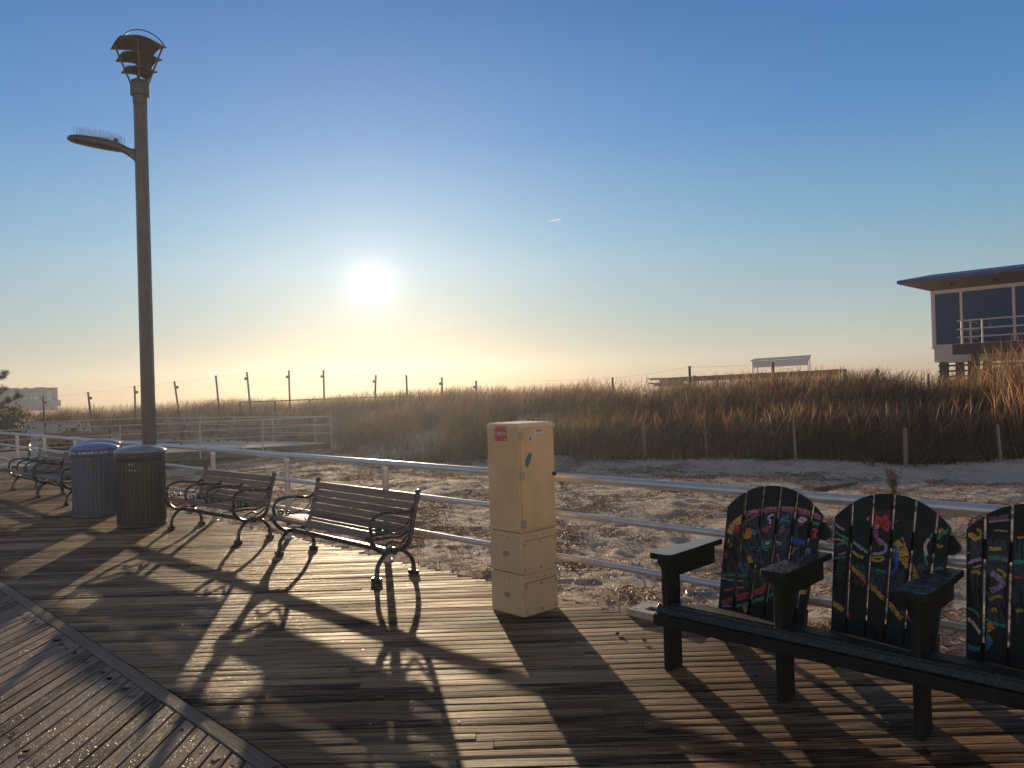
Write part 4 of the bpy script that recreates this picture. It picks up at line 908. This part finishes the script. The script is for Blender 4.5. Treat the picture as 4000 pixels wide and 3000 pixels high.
for ci, (u0, B_) in enumerate(UB):
    n_ = 6; W_ = B_[-1]; bk = MB()
    def top(u):
        q_ = abs((u-(u0+W_/2))/(W_/2)); return .63+.16*(1-min(1, q_)**2.25)
    for k in range(n_):
        a0 = u0+B_[k]+.0075; a1_ = u0+B_[k+1]-.0075
        # slats fan: slightly narrower at the foot
        fan = lambda u, tt: fan_u(ci, u, tt)
        us_ = [a0+(a1_-a0)*i/8 for i in range(9)]
        outl = [(a0, -.06), (a1_, -.06)]+[(u_, top(u_)) for u_ in us_[::-1]]
        bk.prism(outl, lambda p: bp(fan(p[0], p[1]), p[1], 0), lambda p: bp(fan(p[0], p[1]), p[1], -.022))
    o = bk.build('backrest', GP, t); backs.append(o)
    b = MB(); P_ = [(u0+.02, .50), (u0+W_-.0, .50), (u0+W_+.03, .525), (u0+W_+.035, .55), (u0+W_, .60), (u0+.02, .60)]
    b.prism(P_, lambda p: bp(p[0], p[1], -.024), lambda p: bp(p[0], p[1], -.058)); b.build('back_brace', GP, t)
    b = MB(); b.box(bp(fan_u(ci, u0+W_/2, 0), .05, -.045), (W_*.88, .036, .09), rx=-SA); b.build('back_brace', GP, t)
PCOL = {'pink': (.5, .16, .2), 'plum': (.28, .07, .13), 'gold': (.55, .36, .05), 'crimson': (.4, .04, .05), 'orange': (.65, .22, .03), 'teal': (.04, .25, .24), 'white': (.6, .6, .58), 'red': (.55, .05, .05), 'seagreen': (.03, .28, .17), 'blue': (.04, .08, .42), 'lilac': (.42, .3, .42), 'cream': (.6, .52, .36), 'navy': (.03, .05, .2), 'grey': (.25, .24, .24), 'black': (.01, .01, .01)}
WASH = [('wash', .20, [(.10, .40), (.3, .52), (.5, .5)]), ('wash', .20, [(.08, .22), (.3, .34), (.52, .34)]), ('wash2', .09, [(.74, .36), (.9, .33), (1.1, .33), (1.25, .42)]), ('wash', .14, [(1.40, .5), (1.65, .52), (1.9, .5)]), ('wash', .2, [(1.42, .3), (1.65, .34), (1.9, .32)])]
PCOL['wash'] = (.035, .045, .05); PCOL['wash2'] = (.03, .06, .05)
for ci, (u0, B_) in enumerate(UB):
    co = []; fs = []; cl = []; k0 = 0; W_ = B_[-1]; lay = 0
    for (cn, w_, P_) in WASH+STROKES:
        if not (u0-.02 <= P_[0][0] <= u0+W_+.03): continue
        C3 = crom([Vector((p[0], p[1], 0)) for p in P_], 10)
        w_ *= 1.25; lay += 1; off = .0012+.00004*lay
        # ribbons made of short dabs, dry brush gaps
        L0 = 0
        for i in range(len(C3)-1):
            a, c = C3[i], C3[i+1]; seg = (c-a).length
            nn = max(1, int(seg/.006)); d_ = (c-a).normalized(); nn_ = Vector((-d_.y, d_.x, 0))
            for j in range(nn):
                p0 = a.lerp(c, j/nn); p1 = a.lerp(c, (j+1)/nn)
                for s_ in range(3):
                    if random.random() < .05: continue
                    w0 = (-.5+s_/3)*w_*1.0; w1 = (-.5+(s_+1)/3)*w_; jit = random.uniform(-.06, .06)*w_
                    qd = [p0+nn_*(w0+jit), p1+nn_*(w0+jit), p1+nn_*(w1+jit), p0+nn_*(w1+jit)]
                    ok = True
                    for z_ in qd:
                        uu = unfan(ci, z_.x, z_.y)-u0
                        if uu < .006 or uu > W_-.006 or min(abs(uu-g_) for g_ in B_) < .009 or z_.y < -.05: ok = False
                    if not ok: continue
                    co += [bp(z_.x, z_.y, off) for z_ in qd]; fs.append((k0, k0+1, k0+2, k0+3)); k0 += 4
                    bc = np.minimum(1, np.array(PCOL[cn])*random.uniform(.5, 1.25)); cl += [(*bc, 1)]*4
    np_mesh('painted_strokes', np.array(co), np.array(fs), M['paint'], False, {'col': ('FLOAT_COLOR', 'color', np.array(cl))}, backs[ci])
# ------------------------------------------------------------------ things on the sand and deck
t = thing('concrete_block', (.78, 5.545, .0), R(-45), 'pale slab with a square hole lying at the deck edge beside the dark green seat', 'slab')
b = MB(); A_, B_ = .44, .28; h0, h1 = .10, .19; hy0, hy1 = .065, .155
cells = [(0, h0, 0, B_), (h1, A_, 0, B_), (h0, h1, 0, hy0), (h0, h1, hy1, B_)]
for x0, x1, y0, y1 in cells: b.box(((x0+x1)/2, (y0+y1)/2, .024), (x1-x0, y1-y0, .048))
sb = b.build('slab', M['concrete'], t)
b = MB(); b.box(((h0+h1)/2, (hy0+hy1)/2, .018), (h1-h0-.003, hy1-hy0-.003, .036)); b.build('hole', M['dark'], t)  # dark plug stands in for the shade inside the hole
for (x, y) in ((.045, .045), (.045, .235), (.25, .045), (.25, .235)): b = MB(); b.lathe([(.013, .0485), (0, .0488)], 12, (x, y, 0)); b.build('bolt_hole', M['dark'], t)
o = MB(); gz = float(ground(1.46, 6.22)); o.lathe([(.0, .03), (.02, .03), (.022, .034), (.04, .034), (.042, .03), (.06, .03), (.062, .034), (.08, .034), (.082, .03), (.1, .03), (.115, .03), (.118, .0)], 28, (0, 0, 0))
for k in range(16):
    a = k*PI/8; o.box((math.cos(a)*.075, math.sin(a)*.075, .033), (.05, .006, .008), rz=a)
o = o.build('drain_cover', M['cast_cover']); o.location = (1.47, 6.22, gz); tag(o, 'round ribbed metal cover lying on the sand behind the painted seat', 'drain cover')
o = MB(); o.lathe([(.05, 0), (.05, .07), (.044, .07), (.044, .0)], 24); o = o.build('pipe_stub', M['concrete']); o.location = (1.66, 6.52, float(ground(1.66, 6.52))-.01); tag(o, 'short grey pipe stub sticking up from the sand behind the painted seat', 'pipe')
o = MB(); o.box((0, 0, .04), (.3, .2, .08), b=.015); o = o.build('pale_stone', M['concrete']); o.location = (3.15, 7.75, float(ground(3.15, 7.75))-.01); o.rotation_euler.z = .5; tag(o, 'pale block on the sand seen between the first two painted backs', 'stone')
gpt = lambda x, y: (x, y, float(ground(x, y)))
o = MB(); P_ = [Vector(gpt(5.2+.14*k, 13.3+.085*k))+Vector((0, 0, .03)) for k in range(8)]; o.tube(P_, [.045, .05, .045, .04, .035, .035, .025, .015], 8); o = o.build('driftwood', M['driftwood']); tag(o, 'dark driftwood log lying on the sand below the dune', 'driftwood')
def weed(name, x, y, n, h, lab, sp=.18):
    b = MB(); z = float(ground(x, y))
    for k in range(n):
        a = random.random()*2*PI; q_ = random.random()*sp; P_ = [(x+random.gauss(0, .03), y+random.gauss(0, .03), z-.02)]; hh = h*random.uniform(.5, 1.1)
        P_ += [(x+math.cos(a)*q_*f_**1.3, y+math.sin(a)*q_*f_**1.3, z+hh*f_) for f_ in (.35, .7, 1)]
        b.tube(P_, [.005, .004, .003, .002], 4, cap=False, smooth=False)
        for m_ in range(7):
            f_ = random.uniform(.4, 1); c = (x+math.cos(a)*q_*f_**1.3, y+math.sin(a)*q_*f_**1.3, z+hh*f_); d_ = Vector((random.gauss(0, 1), random.gauss(0, 1), random.random())).normalized()*.04
            b.tube([c, Vector(c)+d_], .0035, 4, cap=False, smooth=False); b.box(Vector(c)+d_, (.012, .012, .008), rz=random.random())
    o = b.build(name, M['leafbrown']); tag(o, lab, 'weed'); return o
weed('dead_weed', 6.1, 12.4, 30, .40, 'dead branching weed standing on the sand behind the middle painted back')
weed('dead_weed', .85, 13.5, 10, .22, 'low dead weed on the sand right of the cream cabinet', .2)
for i, (x, y) in enumerate(((-1.0, 4.6), (.66, 5.1), (.8, 4.95), (1.3, 4.3))):
    b = MB(); pts = [(.03*math.cos(a)*(1+.3*math.cos(3*a)), .02*math.sin(a), .004+.006*math.cos(2*a)) for a in np.arange(10)*PI/5]; b.add(pts, [tuple(range(10))])
    o = b.build('dry_leaf', M['leafbrown']); o.location = (x, y, .008); o.rotation_euler.z = random.random()*6
    tag(o, ['dry leaf alone on the planks left of the cream cabinet', 'dry leaf on the planks beside the slab with the square hole', 'dry leaf on the planks touching the front of the green seat', 'dry leaf on the planks under the green seat'][i], 'leaf', 'dry leaves fallen on the boardwalk')
# ------------------------------------------------------------------ stakes and posts on the dune
sl_ = ['leftmost grey stake at the foot of the dune right of the cabinet', 'thin grey stake second from the left at the foot of the dune', 'tall pale stake in the middle of the dune foot', 'thick short stake at the dune foot near the house side', 'stake at the foot of the dune nearest the right edge']
for i, (bx, by, tz, w_, tl) in enumerate(((3.42, 20.1, 1.0, .06, .03), (4.85, 19.4, 1.0, .035, .02), (6.55, 17.9, 1.16, .05, .03), (8.6, 16.9, .82, .085, .03), (10.5, 16.6, .78, .055, .05))):
    b = MB(); h_ = tz; b.box((0, 0, h_/2-.15), (w_, w_*.8, h_+.3), b=.006); b.box((0, 0, h_+.005), (w_*.8, w_*.6, .012))
    o = b.build('stake', M['stake']); o.location = gpt(bx*.97, by*.97); o.rotation_euler = (random.uniform(-.02, .02), -tl, random.random()); tag(o, sl_[i], 'stake', 'wooden stakes at the foot of the dune')
DP = [(-22.0, 2.0), (-19.88, 2.143), (-17.69, 2.354), (-15.82, 2.532), (-13.87, 2.728), (-12.41, 2.849), (-10.44, 2.864), (-8.82, 2.828), (-6.37, 2.524), (-4.94, 2.481), (-3.28, 2.323), (-1.68, 2.123)]
tl_ = [-.05, -.09, -.01, -.12, -.07, -.07, 0, 0, .06, -.01, 0, 0]
ordn = ['first', 'second', 'third', 'fourth', 'fifth', 'sixth', 'seventh', 'eighth', 'ninth', 'tenth', 'eleventh', 'twelfth']
tops = []
for i, (x, zt) in enumerate(DP):
    g = float(ground(x, 36, False)); b = MB(); h_ = zt-g; b.tube([(0, 0, -.3), (0, 0, h_)], .045, 8, smooth=False)
    o = b.build('dune_post', M['dune_post']); o.location = (x-tl_[i]*0, 36, g); o.rotation_euler = (0, tl_[i], 0)
    o.location.x = x-math.sin(tl_[i])*h_; tops.append(Vector((x, 36, zt-.03)))
    if i not in (4, 9):
        m = MB(); sx = 1 if i < 5 else -1; m.box((.09*sx, 0, h_-.3), (.1, .08, .12)); m.build('bracket', M['dune_post'], o)
    tag(o, 'leaning dark post on the dune crest, %s from the left of the wired row' % ordn[i], 'post', 'posts carrying a wire along the dune crest')
DQ = [(4.0, 30.5, 2.02, .07), (6.95, 30, 2.36, .09), (10.2, 30, 2.42, .1), (12.6, 26.5, 2.0, .06), (12.05, 26, 1.75, .05), (14.1, 26, 1.78, .05), (7.0, 29.5, 1.98, .12)]
ql = ['dark post on the dune crest between the cabinet and the long red roof', 'dark post standing at the left part of the long red roof line', 'thick dark post in front of the white canopy', 'tall post on the dune just left of the house', 'short post beside the tall one left of the house', 'short post on the dune in front of the house piles', 'low stub next to the post at the left of the red roof line']
for i, (x, y, zt, w_) in enumerate(DQ):
    g = float(ground(x, y, False)); b = MB(); b.box((0, 0, (zt-g)/2-.1), (w_, w_, zt-g+.2), b=.005)
    if i == 3: b.box((0, 0, zt-g-.1), (.2, .05, .04))
    o = b.build('dune_post', M['dune_post']); o.location = (x, y, g); tag(o, ql[i], 'post', 'posts in the grass before the white canopy and house')
    if i < 3: tops.append(Vector((x, y, zt-.03)))
b = MB()
for a, c in zip(tops[:-1], tops[1:]):
    P_ = [a.lerp(c, k/8)-Vector((0, 0, .05*math.sin(PI*k/8))) for k in range(9)]; b.tube(P_, .003, 4, cap=False, smooth=False)
tag(b.build('wire', M['wire']), 'thin wire strung between the tops of the dune posts against the sky', 'wire')
t = thing('low_fence', (-9.6, 35.5, 0), 0, 'low dark board fence just showing over the grass of the dune crest', 'fence')
b = MB(); 
for k in range(5): b.box((-3.0+k*1.6+.8, 0, 1.45+.012*k), (1.6, .04, .05), ry=-.012)
b.build('rail', M['dune_post'], t)
for k in range(6): m = MB(); m.box((-3+k*1.6, .05, 1.1), (.08, .08, .76)); m.build('post', M['dune_post'], t)
t = thing('picket_fence', (-5.1, 35.2, 0), 0, 'short stretch of snow fence pickets between two posts on the dune crest', 'fence')
for k in range(14): m = MB(); m.box((k*.1, 0, 1.15+random.uniform(-.02, .02)), (.035, .01, 1.0)); m.build('picket', M['dune_post'], t)
m = MB(); m.box((.65, .012, 1.45), (1.4, .006, .02)); m.build('wire', M['wire'], t)
# ------------------------------------------------------------------ beach house on piles
t = thing('beach_house', (18.46, 33.6, 0), R(-45), 'beach house on piles with wide upturned eaves and dark blue shutters', 'house')
HX, HY = 13.0, 2.9
b = MB(); b.box((HX/2, HY/2, 4.14), (HX, HY, 2.52)); b.build('wall', M['wallwhite'], t)
b = MB(); b.box((HX/2, HY/2-.02, 2.59), (HX-.1, HY, .62)); b.build('skirt', M['wallwhite'], t); b = MB(); b.box((HX/2, -.05, 2.9), (HX+.04, .05, .06)); b.build('trim', M['wallwhite'], t)
px = [.18, 1.12, 1.22, 3.1, 3.22, 5.1, 5.22, 7.1]
for a, c in ((.16, 1.10), (1.22, 3.02), (3.14, 4.9), (5.02, 6.8), (6.92, 8.7)):
    m = MB(); m.box(((a+c)/2, -.012, 4.13), (c-a, .03, 2.22)); sh = m.build('shutter', M['shutter'], t)
    if c-a > 1.5:
        m = MB(); m.box(((a+c)/2, -.032, 4.13), (.02, .012, 2.2)); m.build('seam', M['fascia'], sh); m = MB(); m.box(((a+c)/2+.1, -.04, 3.75), (.03, .03, .12)); m.build('handle', M['hinge'], sh)
for x in (.06, 1.16, 3.08, 4.96, 6.86): m = MB(); m.box((x, -.03, 4.13), (.1 if x > .1 else .14, .04, 2.52)); m.build('mullion', M['wallwhite'], t)
m = MB(); m.box((HX/2, -.034, 5.33), (HX, .04, .14)); m.build('trim', M['wallwhite'], t); m = MB(); m.box((HX/2, -.034, 2.99), (HX, .04, .1)); m.build('trim', M['wallwhite'], t)
e0, e1 = -1.05, 1.0; 
b = MB(); I_ = [(0, 0, 5.40), (HX, 0, 5.40), (HX, HY, 5.40), (0, HY, 5.40)]; O_ = [(e0, e0, 5.76), (HX+1, e0, 5.76), (HX+1, HY+1.1, 5.76), (e0, HY+1.1, 5.76)]
b.add(I_+O_, [(0, 1, 5, 4), (1, 2, 6, 5), (2, 3, 7, 6), (3, 0, 4, 7)]); sf = b.build('soffit', M['soffit'], t)
for x in (1.0, 2.6): m = MB(); m.lathe([(.09, 0), (.09, .05), (0, .05)], 12, (x, -.62, 5.53)); m.build('downlight', M['dark'], sf)
b = MB(); T_ = [(e0+1.1, e0+1.0, 6.12), (HX, e0+1.0, 6.12), (HX, HY+.2, 6.12), (e0+1.1, HY+.2, 6.12)]; F_ = [(p[0], p[1], 5.90) for p in O_]
b.add(O_+F_+T_, [(0, 1, 5, 4), (1, 2, 6, 5), (2, 3, 7, 6), (3, 0, 4, 7), (4, 5, 9, 8), (5, 6, 10, 9), (6, 7, 11, 10), (7, 4, 8, 11), (8, 9, 10, 11)]); b.build('roof', M['fascia'], t)
for x in (.35, 1.45, 4.0, 6.6, 9.2): 
    for y in (.25, HY-.3): m = MB(); m.box((x, y, 1.2), (.3, .3, 2.4)); m.build('pile', M['darkwood'], t)
for k in range(6): m = MB(); m.box((3.2, .3, 2.12-k*.235), (6.2, .04, .075)); m.build('brace_board', M['darkwood'], t)
b = MB(); b.box((6.5, -1.27, 2.80), (9.6, 2.46, .24)); dk = b.build('deck', M['darkwood'], t); b = MB(); b.box((6.4, -2.53, 2.72), (9.9, .05, .42)); b.build('rim_board', M['darkwood'], t)
for h_ in (3.2, 3.52, 3.86): m = MB(); m.tube([(1.62, -2.45, h_), (11.5, -2.45, h_)], .03, 8); m.tube([(1.78, -2.45, h_), (1.78, -.1, h_)], .028, 8); m.build('deck_rail', M['post'], t)
for x, y in ((1.78, -2.45), (2.5, -2.45), (4.6, -2.45), (6.7, -2.45), (8.8, -2.45), (1.78, -1.2)): m = MB(); m.tube([(x, y, 2.9), (x, y, 3.86)], .035, 8); m.build('deck_post', M['post'], t)
for x in (2.2, 5.0, 7.8): m = MB(); m.box((x, -2.3, 1.5), (.24, .24, 2.6)); m.build('pile', M['darkwood'], t)
# ------------------------------------------------------------------ white canopy and long timber roof beyond the dune
t = thing('canopy', (18.8, 60, 0), R(-12), 'white open sided canopy with string bulbs behind the long red boards', 'canopy')
b = MB(); rf = [(-.15, -.2, 3.30), (4.25, -.2, 3.42), (4.9, 3.2, 3.68), (.5, 3.2, 3.55)]
b.add(rf+[(p[0], p[1], p[2]+.05) for p in rf], [(3, 2, 1, 0), (4, 5, 6, 7), (0, 1, 5, 4), (1, 2, 6, 5), (2, 3, 7, 6), (3, 0, 4, 7)]); b.build('roof', M['canopy_roof'], t)
b = MB(); b.prism([(0, 2.78), (4.15, 2.86), (4.15, 3.40), (0, 3.29)], lambda p: (p[0], 0, p[1]), lambda p: (p[0], .04, p[1])); b.build('fascia', M['canopy'], t)
b = MB(); b.prism([(0, 3.2), (3.0, 3.42), (3.0, 3.62), (0, 3.4)], lambda p: (4.15+p[0]*.2, p[0], p[1]), lambda p: (4.19+p[0]*.2, p[0], p[1])); b.build('side_fascia', M['canopy'], t)
for x, y in ((.04, 0), (4.12, 0), (4.75, 3.0), (.7, 3.0)): m = MB(); m.box((x, y+.08, 1.7), (.09, .09, 3.3)); m.build('post', M['canopy'], t)
for k in range(10):
    m = MB(); c = (.25+k*.41, .9, 2.66-.1*abs(math.sin(k*.7))); m.lathe([(0, -.05), (.035, -.03), (.04, 0), (.02, .04), (.012, .07)], 8, c); m.build('bulb', M['bulb'], t)
m = MB(); m.tube([(.1+k*.2, .9, 2.76-.08*abs(math.sin(k*.35))) for k in range(21)], .008, 4, smooth=False); m.build('cable', M['wire'], t)
t = thing('timber_deck', (11.0, 60, 0), 0, 'long red brown boarded deck edge stretching behind the dune under the canopy', 'deck')
b = MB(); b.prism([(-.1, 2.28), (.35, 2.13), (14.3, 2.30), (14.3, 2.52), (13.6, 2.51), (0, 2.25)], lambda p: (p[0], -2.0, p[1]-.06), lambda p: (p[0], 2.5, p[1]-.06)); b.build('deck_top', M['redwood'], t)
b = MB(); b.box((7.2, -1.6, 2.05), (13.6, .08, .25), ry=-.012); b.build('skirt', M['redwood'], t)
b = MB(); b.box((.6, -2.1, 1.80), (2.6, .6, .1)); b.box((.9, -2.0, 1.66), (2.4, .4, .2)); b.build('step', M['darkwood'], t)
for k in range(7): m = MB(); m.box((.6+k*2.2, 0, 1.2), (.16, .16, 1.9)); m.build('pile', M['darkwood'], t)
t = thing('picnic_table', (24.9, 59, 0), 0, 'pale table with benches at the right end of the long red deck', 'table')
b = MB(); b.box((0, 0, 2.24), (1.7, .8, .07)); b.build('table_top', M['canopy'], t)
for x in (-.7, .7): m = MB(); m.box((x, 0, 1.6), (.09, .5, 1.25)); m.build('leg', M['canopy'], t)
b = MB(); b.box((0, -.6, 1.88), (1.6, .28, .06)); b.build('seat', M['canopy'], t)
# ------------------------------------------------------------------ far building
t = thing('apartment_building', (-65.8, 110, .924), R(-4), 'distant low blue and grey building with green glass at the left edge', 'building')
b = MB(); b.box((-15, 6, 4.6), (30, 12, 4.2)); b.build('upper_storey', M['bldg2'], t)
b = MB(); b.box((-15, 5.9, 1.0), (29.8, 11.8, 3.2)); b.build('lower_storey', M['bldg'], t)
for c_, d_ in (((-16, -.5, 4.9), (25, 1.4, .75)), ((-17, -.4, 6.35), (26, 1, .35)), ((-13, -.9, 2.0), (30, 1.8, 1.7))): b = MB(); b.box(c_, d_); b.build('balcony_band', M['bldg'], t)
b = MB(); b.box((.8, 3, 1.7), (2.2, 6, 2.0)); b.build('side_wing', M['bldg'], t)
for x, z, w_, h_ in ((-1.2, 5.3, 1.5, .9), (-1.2, 4.2, 1.5, .8), (-1.2, 3.3, 1.5, .7), (-5.6, 3.6, 1.6, .9), (-7.4, 3.6, 1, .9), (-9.5, 3.6, 1.2, .8), (-19, 3.6, 1.8, .8)):
    m = MB(); m.box((x, -.06, z), (w_, .12, h_)); wn = m.build('window', M['bldg_win'], t)
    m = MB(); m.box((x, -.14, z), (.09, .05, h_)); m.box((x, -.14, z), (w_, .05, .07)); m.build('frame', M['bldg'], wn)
for x, w_, h_ in ((-5, 3.4, .35), (-9.8, 1.2, .4), (-14, 3.5, .35), (-17.3, 1.2, .8), (-20, 1.5, .4)): m = MB(); m.box((x, 4, 6.7+h_/2), (w_, 3, h_)); m.build('rooftop_unit', M['bldg_dark'], t)
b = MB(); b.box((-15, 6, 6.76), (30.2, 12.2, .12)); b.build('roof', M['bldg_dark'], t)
t.scale = (.44, .09, .44)
# ------------------------------------------------------------------ pine and shrub at the left edge
def needles(mbuf, p, d, n, L_, cols):
    pass
def needle_mesh(name, branches, per, L_, w_, parent, cols, spread=.9):
    co = []; cl = []; q = []; k0 = 0
    for (p, d) in branches:
        d = Vector(d).normalized()
        for _ in range(per):
            r_ = Vector((random.gauss(0, 1), random.gauss(0, 1), random.gauss(0, 1))).normalized(); v = (d+r_*spread).normalized()*L_*random.uniform(.6, 1.1)
            s_ = v.cross(Vector((random.gauss(0, 1), random.gauss(0, 1), random.gauss(0, 1)))).normalized()*w_/2; o_ = Vector(p)+r_*.02
            co += [o_-s_, o_+s_, o_+v+s_*.4, o_+v-s_*.4]; q.append((k0, k0+1, k0+2, k0+3)); k0 += 4
            c = np.array(random.choice(cols))*random.uniform(.6, 1.3); cl += [(*c, 1)]*4
    return np_mesh(name, np.array([tuple(c) for c in co]), np.array(q), M['needle'], False, {'col': ('FLOAT_COLOR', 'color', np.array(cl))}, parent)
px_, py_ = -15.35, 20.6; gz = float(ground(px_, py_))
t = thing('pine_tree', (px_, py_, gz), 0, 'dark pine mostly outside the frame, only branch tips showing at the left edge', 'tree')
b = MB(); b.tube([(0, 0, 0), (.05, .02, 1.5), (-.05, 0, 3), (0, 0, 4.6)], [.13, .11, .08, .03], 10); br = []
for k in range(30):
    z = 1.7+k*.095; a = k*2.4+.2; Lb = 1.7*(1-(z-1.5)/3.6)+.35
    if k in (4, 7, 10): a = -.2+.15*(k % 3); Lb = {4: 1.4, 7: 1.62, 10: 1.4}[k]
    P_ = [(0, 0, z)]+[(math.cos(a)*Lb*f_, math.sin(a)*Lb*f_, z+.32*f_*f_*Lb) for f_ in (.33, .66, 1)]
    b.tube(P_, [.03, .022, .014, .008], 6)
    for m_ in range(26):
        f_ = random.uniform(.25, 1.0); q0 = Vector((math.cos(a)*Lb*f_, math.sin(a)*Lb*f_, z+.32*f_*f_*Lb)); sd = Vector((random.gauss(0, .5), random.gauss(0, .5), .3+random.random()*.5)); q1 = q0+sd.normalized()*random.uniform(.05, .22)
        br.append((q1, (math.cos(a)*.6+sd.x, math.sin(a)*.6+sd.y, .6))); br.append((q0.lerp(q1, .5), sd))
b.build('trunk', M['bark'], t)
needle_mesh('crown', br, 26, .095, .006, t, [(.05, .06, .03), (.035, .045, .025), (.09, .075, .04)])
def shrub(x, y, r_, h_, n, label, cols, nm='shrub', L_=.05, w_=.02):
    g = float(ground(x, y)); t = thing(nm, (x, y, g), 0, label, 'shrub'); b = MB(); br = []
    for k in range(16):
        a = random.random()*2*PI; q_ = r_*random.uniform(.3, .9); hh = h_*random.uniform(.5, .95); P_ = [(0, 0, 0), (math.cos(a)*q_*.4, math.sin(a)*q_*.4, hh*.55), (math.cos(a)*q_, math.sin(a)*q_, hh)]; b.tube(P_, [.025, .015, .005], 5)
    b.build('stems', M['bark'], t)
    lob = [(random.uniform(-.6, .6)*r_, random.uniform(-.6, .6)*r_, random.uniform(.35, .75)*h_, random.uniform(.3, .55)) for _ in range(14)]
    for _ in range(n):
        lx, ly, lz, lr = random.choice(lob); v = Vector((random.gauss(0, 1), random.gauss(0, 1), random.gauss(0, .8))).normalized()*random.uniform(.5, 1.05)
        p = (lx+v.x*lr*r_, ly+v.y*lr*r_, max(.03, lz+v.z*lr*h_*.75)); br.append((p, (v.x, v.y, .7)))
    needle_mesh('crown', br, 9, L_, w_, t, cols); return t
GC = [(.045, .055, .025), (.03, .04, .02), (.08, .07, .035), (.10, .085, .05)]
shrub(-18.6, 26.8, 1.7, 1.75, 2300, 'dense dark evergreen bush beyond the walkway at the left edge', GC, L_=.09, w_=.03)
shrub(-15.9, 27.6, 1.1, 1.3, 900, 'smaller dark bush spilling right of the dense evergreen bush', GC, L_=.08, w_=.028)
# bare twiggy bush on the crest
b = MB(); g = float(ground(-20.6, 38))
for k in range(26):
    a = random.random()*PI; q_ = random.uniform(.1, .8); P_ = [(-20.6+random.gauss(0, .1), 38, g)]+[(-20.6+math.cos(a)*q_*f_, 38+random.gauss(0, .05), g+.9*f_*random.uniform(.7, 1.1)) for f_ in (.4, .75, 1)]
    b.tube(P_, [.014, .01, .007, .004], 4, smooth=False)
tag(b.build('bare_bush', M['bark']), 'bare twiggy bush on the dune crest near the distant building', 'bush')
# thin aircraft trail high in the sky
ml, ntl, bl = nmat('vapour_trail'); bl.inputs['Base Color'].default_value = (.9, .9, .9, 1); bl.inputs['Roughness'].default_value = 1; bl.inputs['Emission Color'].default_value = (1, .97, .92, 1); bl.inputs['Emission Strength'].default_value = .25
d0 = Vector((.0540+.0, 1, .2210)); D_ = 9000
b = MB(); A_ = Vector((.0530*D_, D_, .2185*D_)); B_ = Vector((.0700*D_, D_, .2205*D_)); b.tube([A_, A_.lerp(B_, .4), A_.lerp(B_, .85), B_], [2.0, 5.0, 7.0, 2.5], 8)
tag(b.build('vapour_trail', ml), 'tiny white aircraft trail in the blue sky right of the sun', 'vapour trail')
# ------------------------------------------------------------------ haze volume added to stand in for lens glare near the sun
mh = bpy.data.materials.new('veil_haze'); mh.use_nodes = True; nh = mh.node_tree
for n in list(nh.nodes):
    if n.type != 'OUTPUT_MATERIAL': nh.nodes.remove(n)
pv = nh.nodes.new('ShaderNodeVolumePrincipled'); pv.inputs['Color'].default_value = (.76, .86, 1.0, 1); pv.inputs['Density'].default_value = HAZE; pv.inputs['Anisotropy'].default_value = .72
nh.links.new(pv.outputs[0], nh.nodes[0].inputs['Volume'] if nh.nodes[0].type == 'OUTPUT_MATERIAL' else [n for n in nh.nodes if n.type == 'OUTPUT_MATERIAL'][0].inputs['Volume'])
b = MB(); b.box((0, 0, 2.2), (330, 330, 10.2)); o = b.build('haze', mh); tag(o, kind='stuff'); tag(o, 'added haze volume standing in for the veil of glare under the low sun', 'haze')
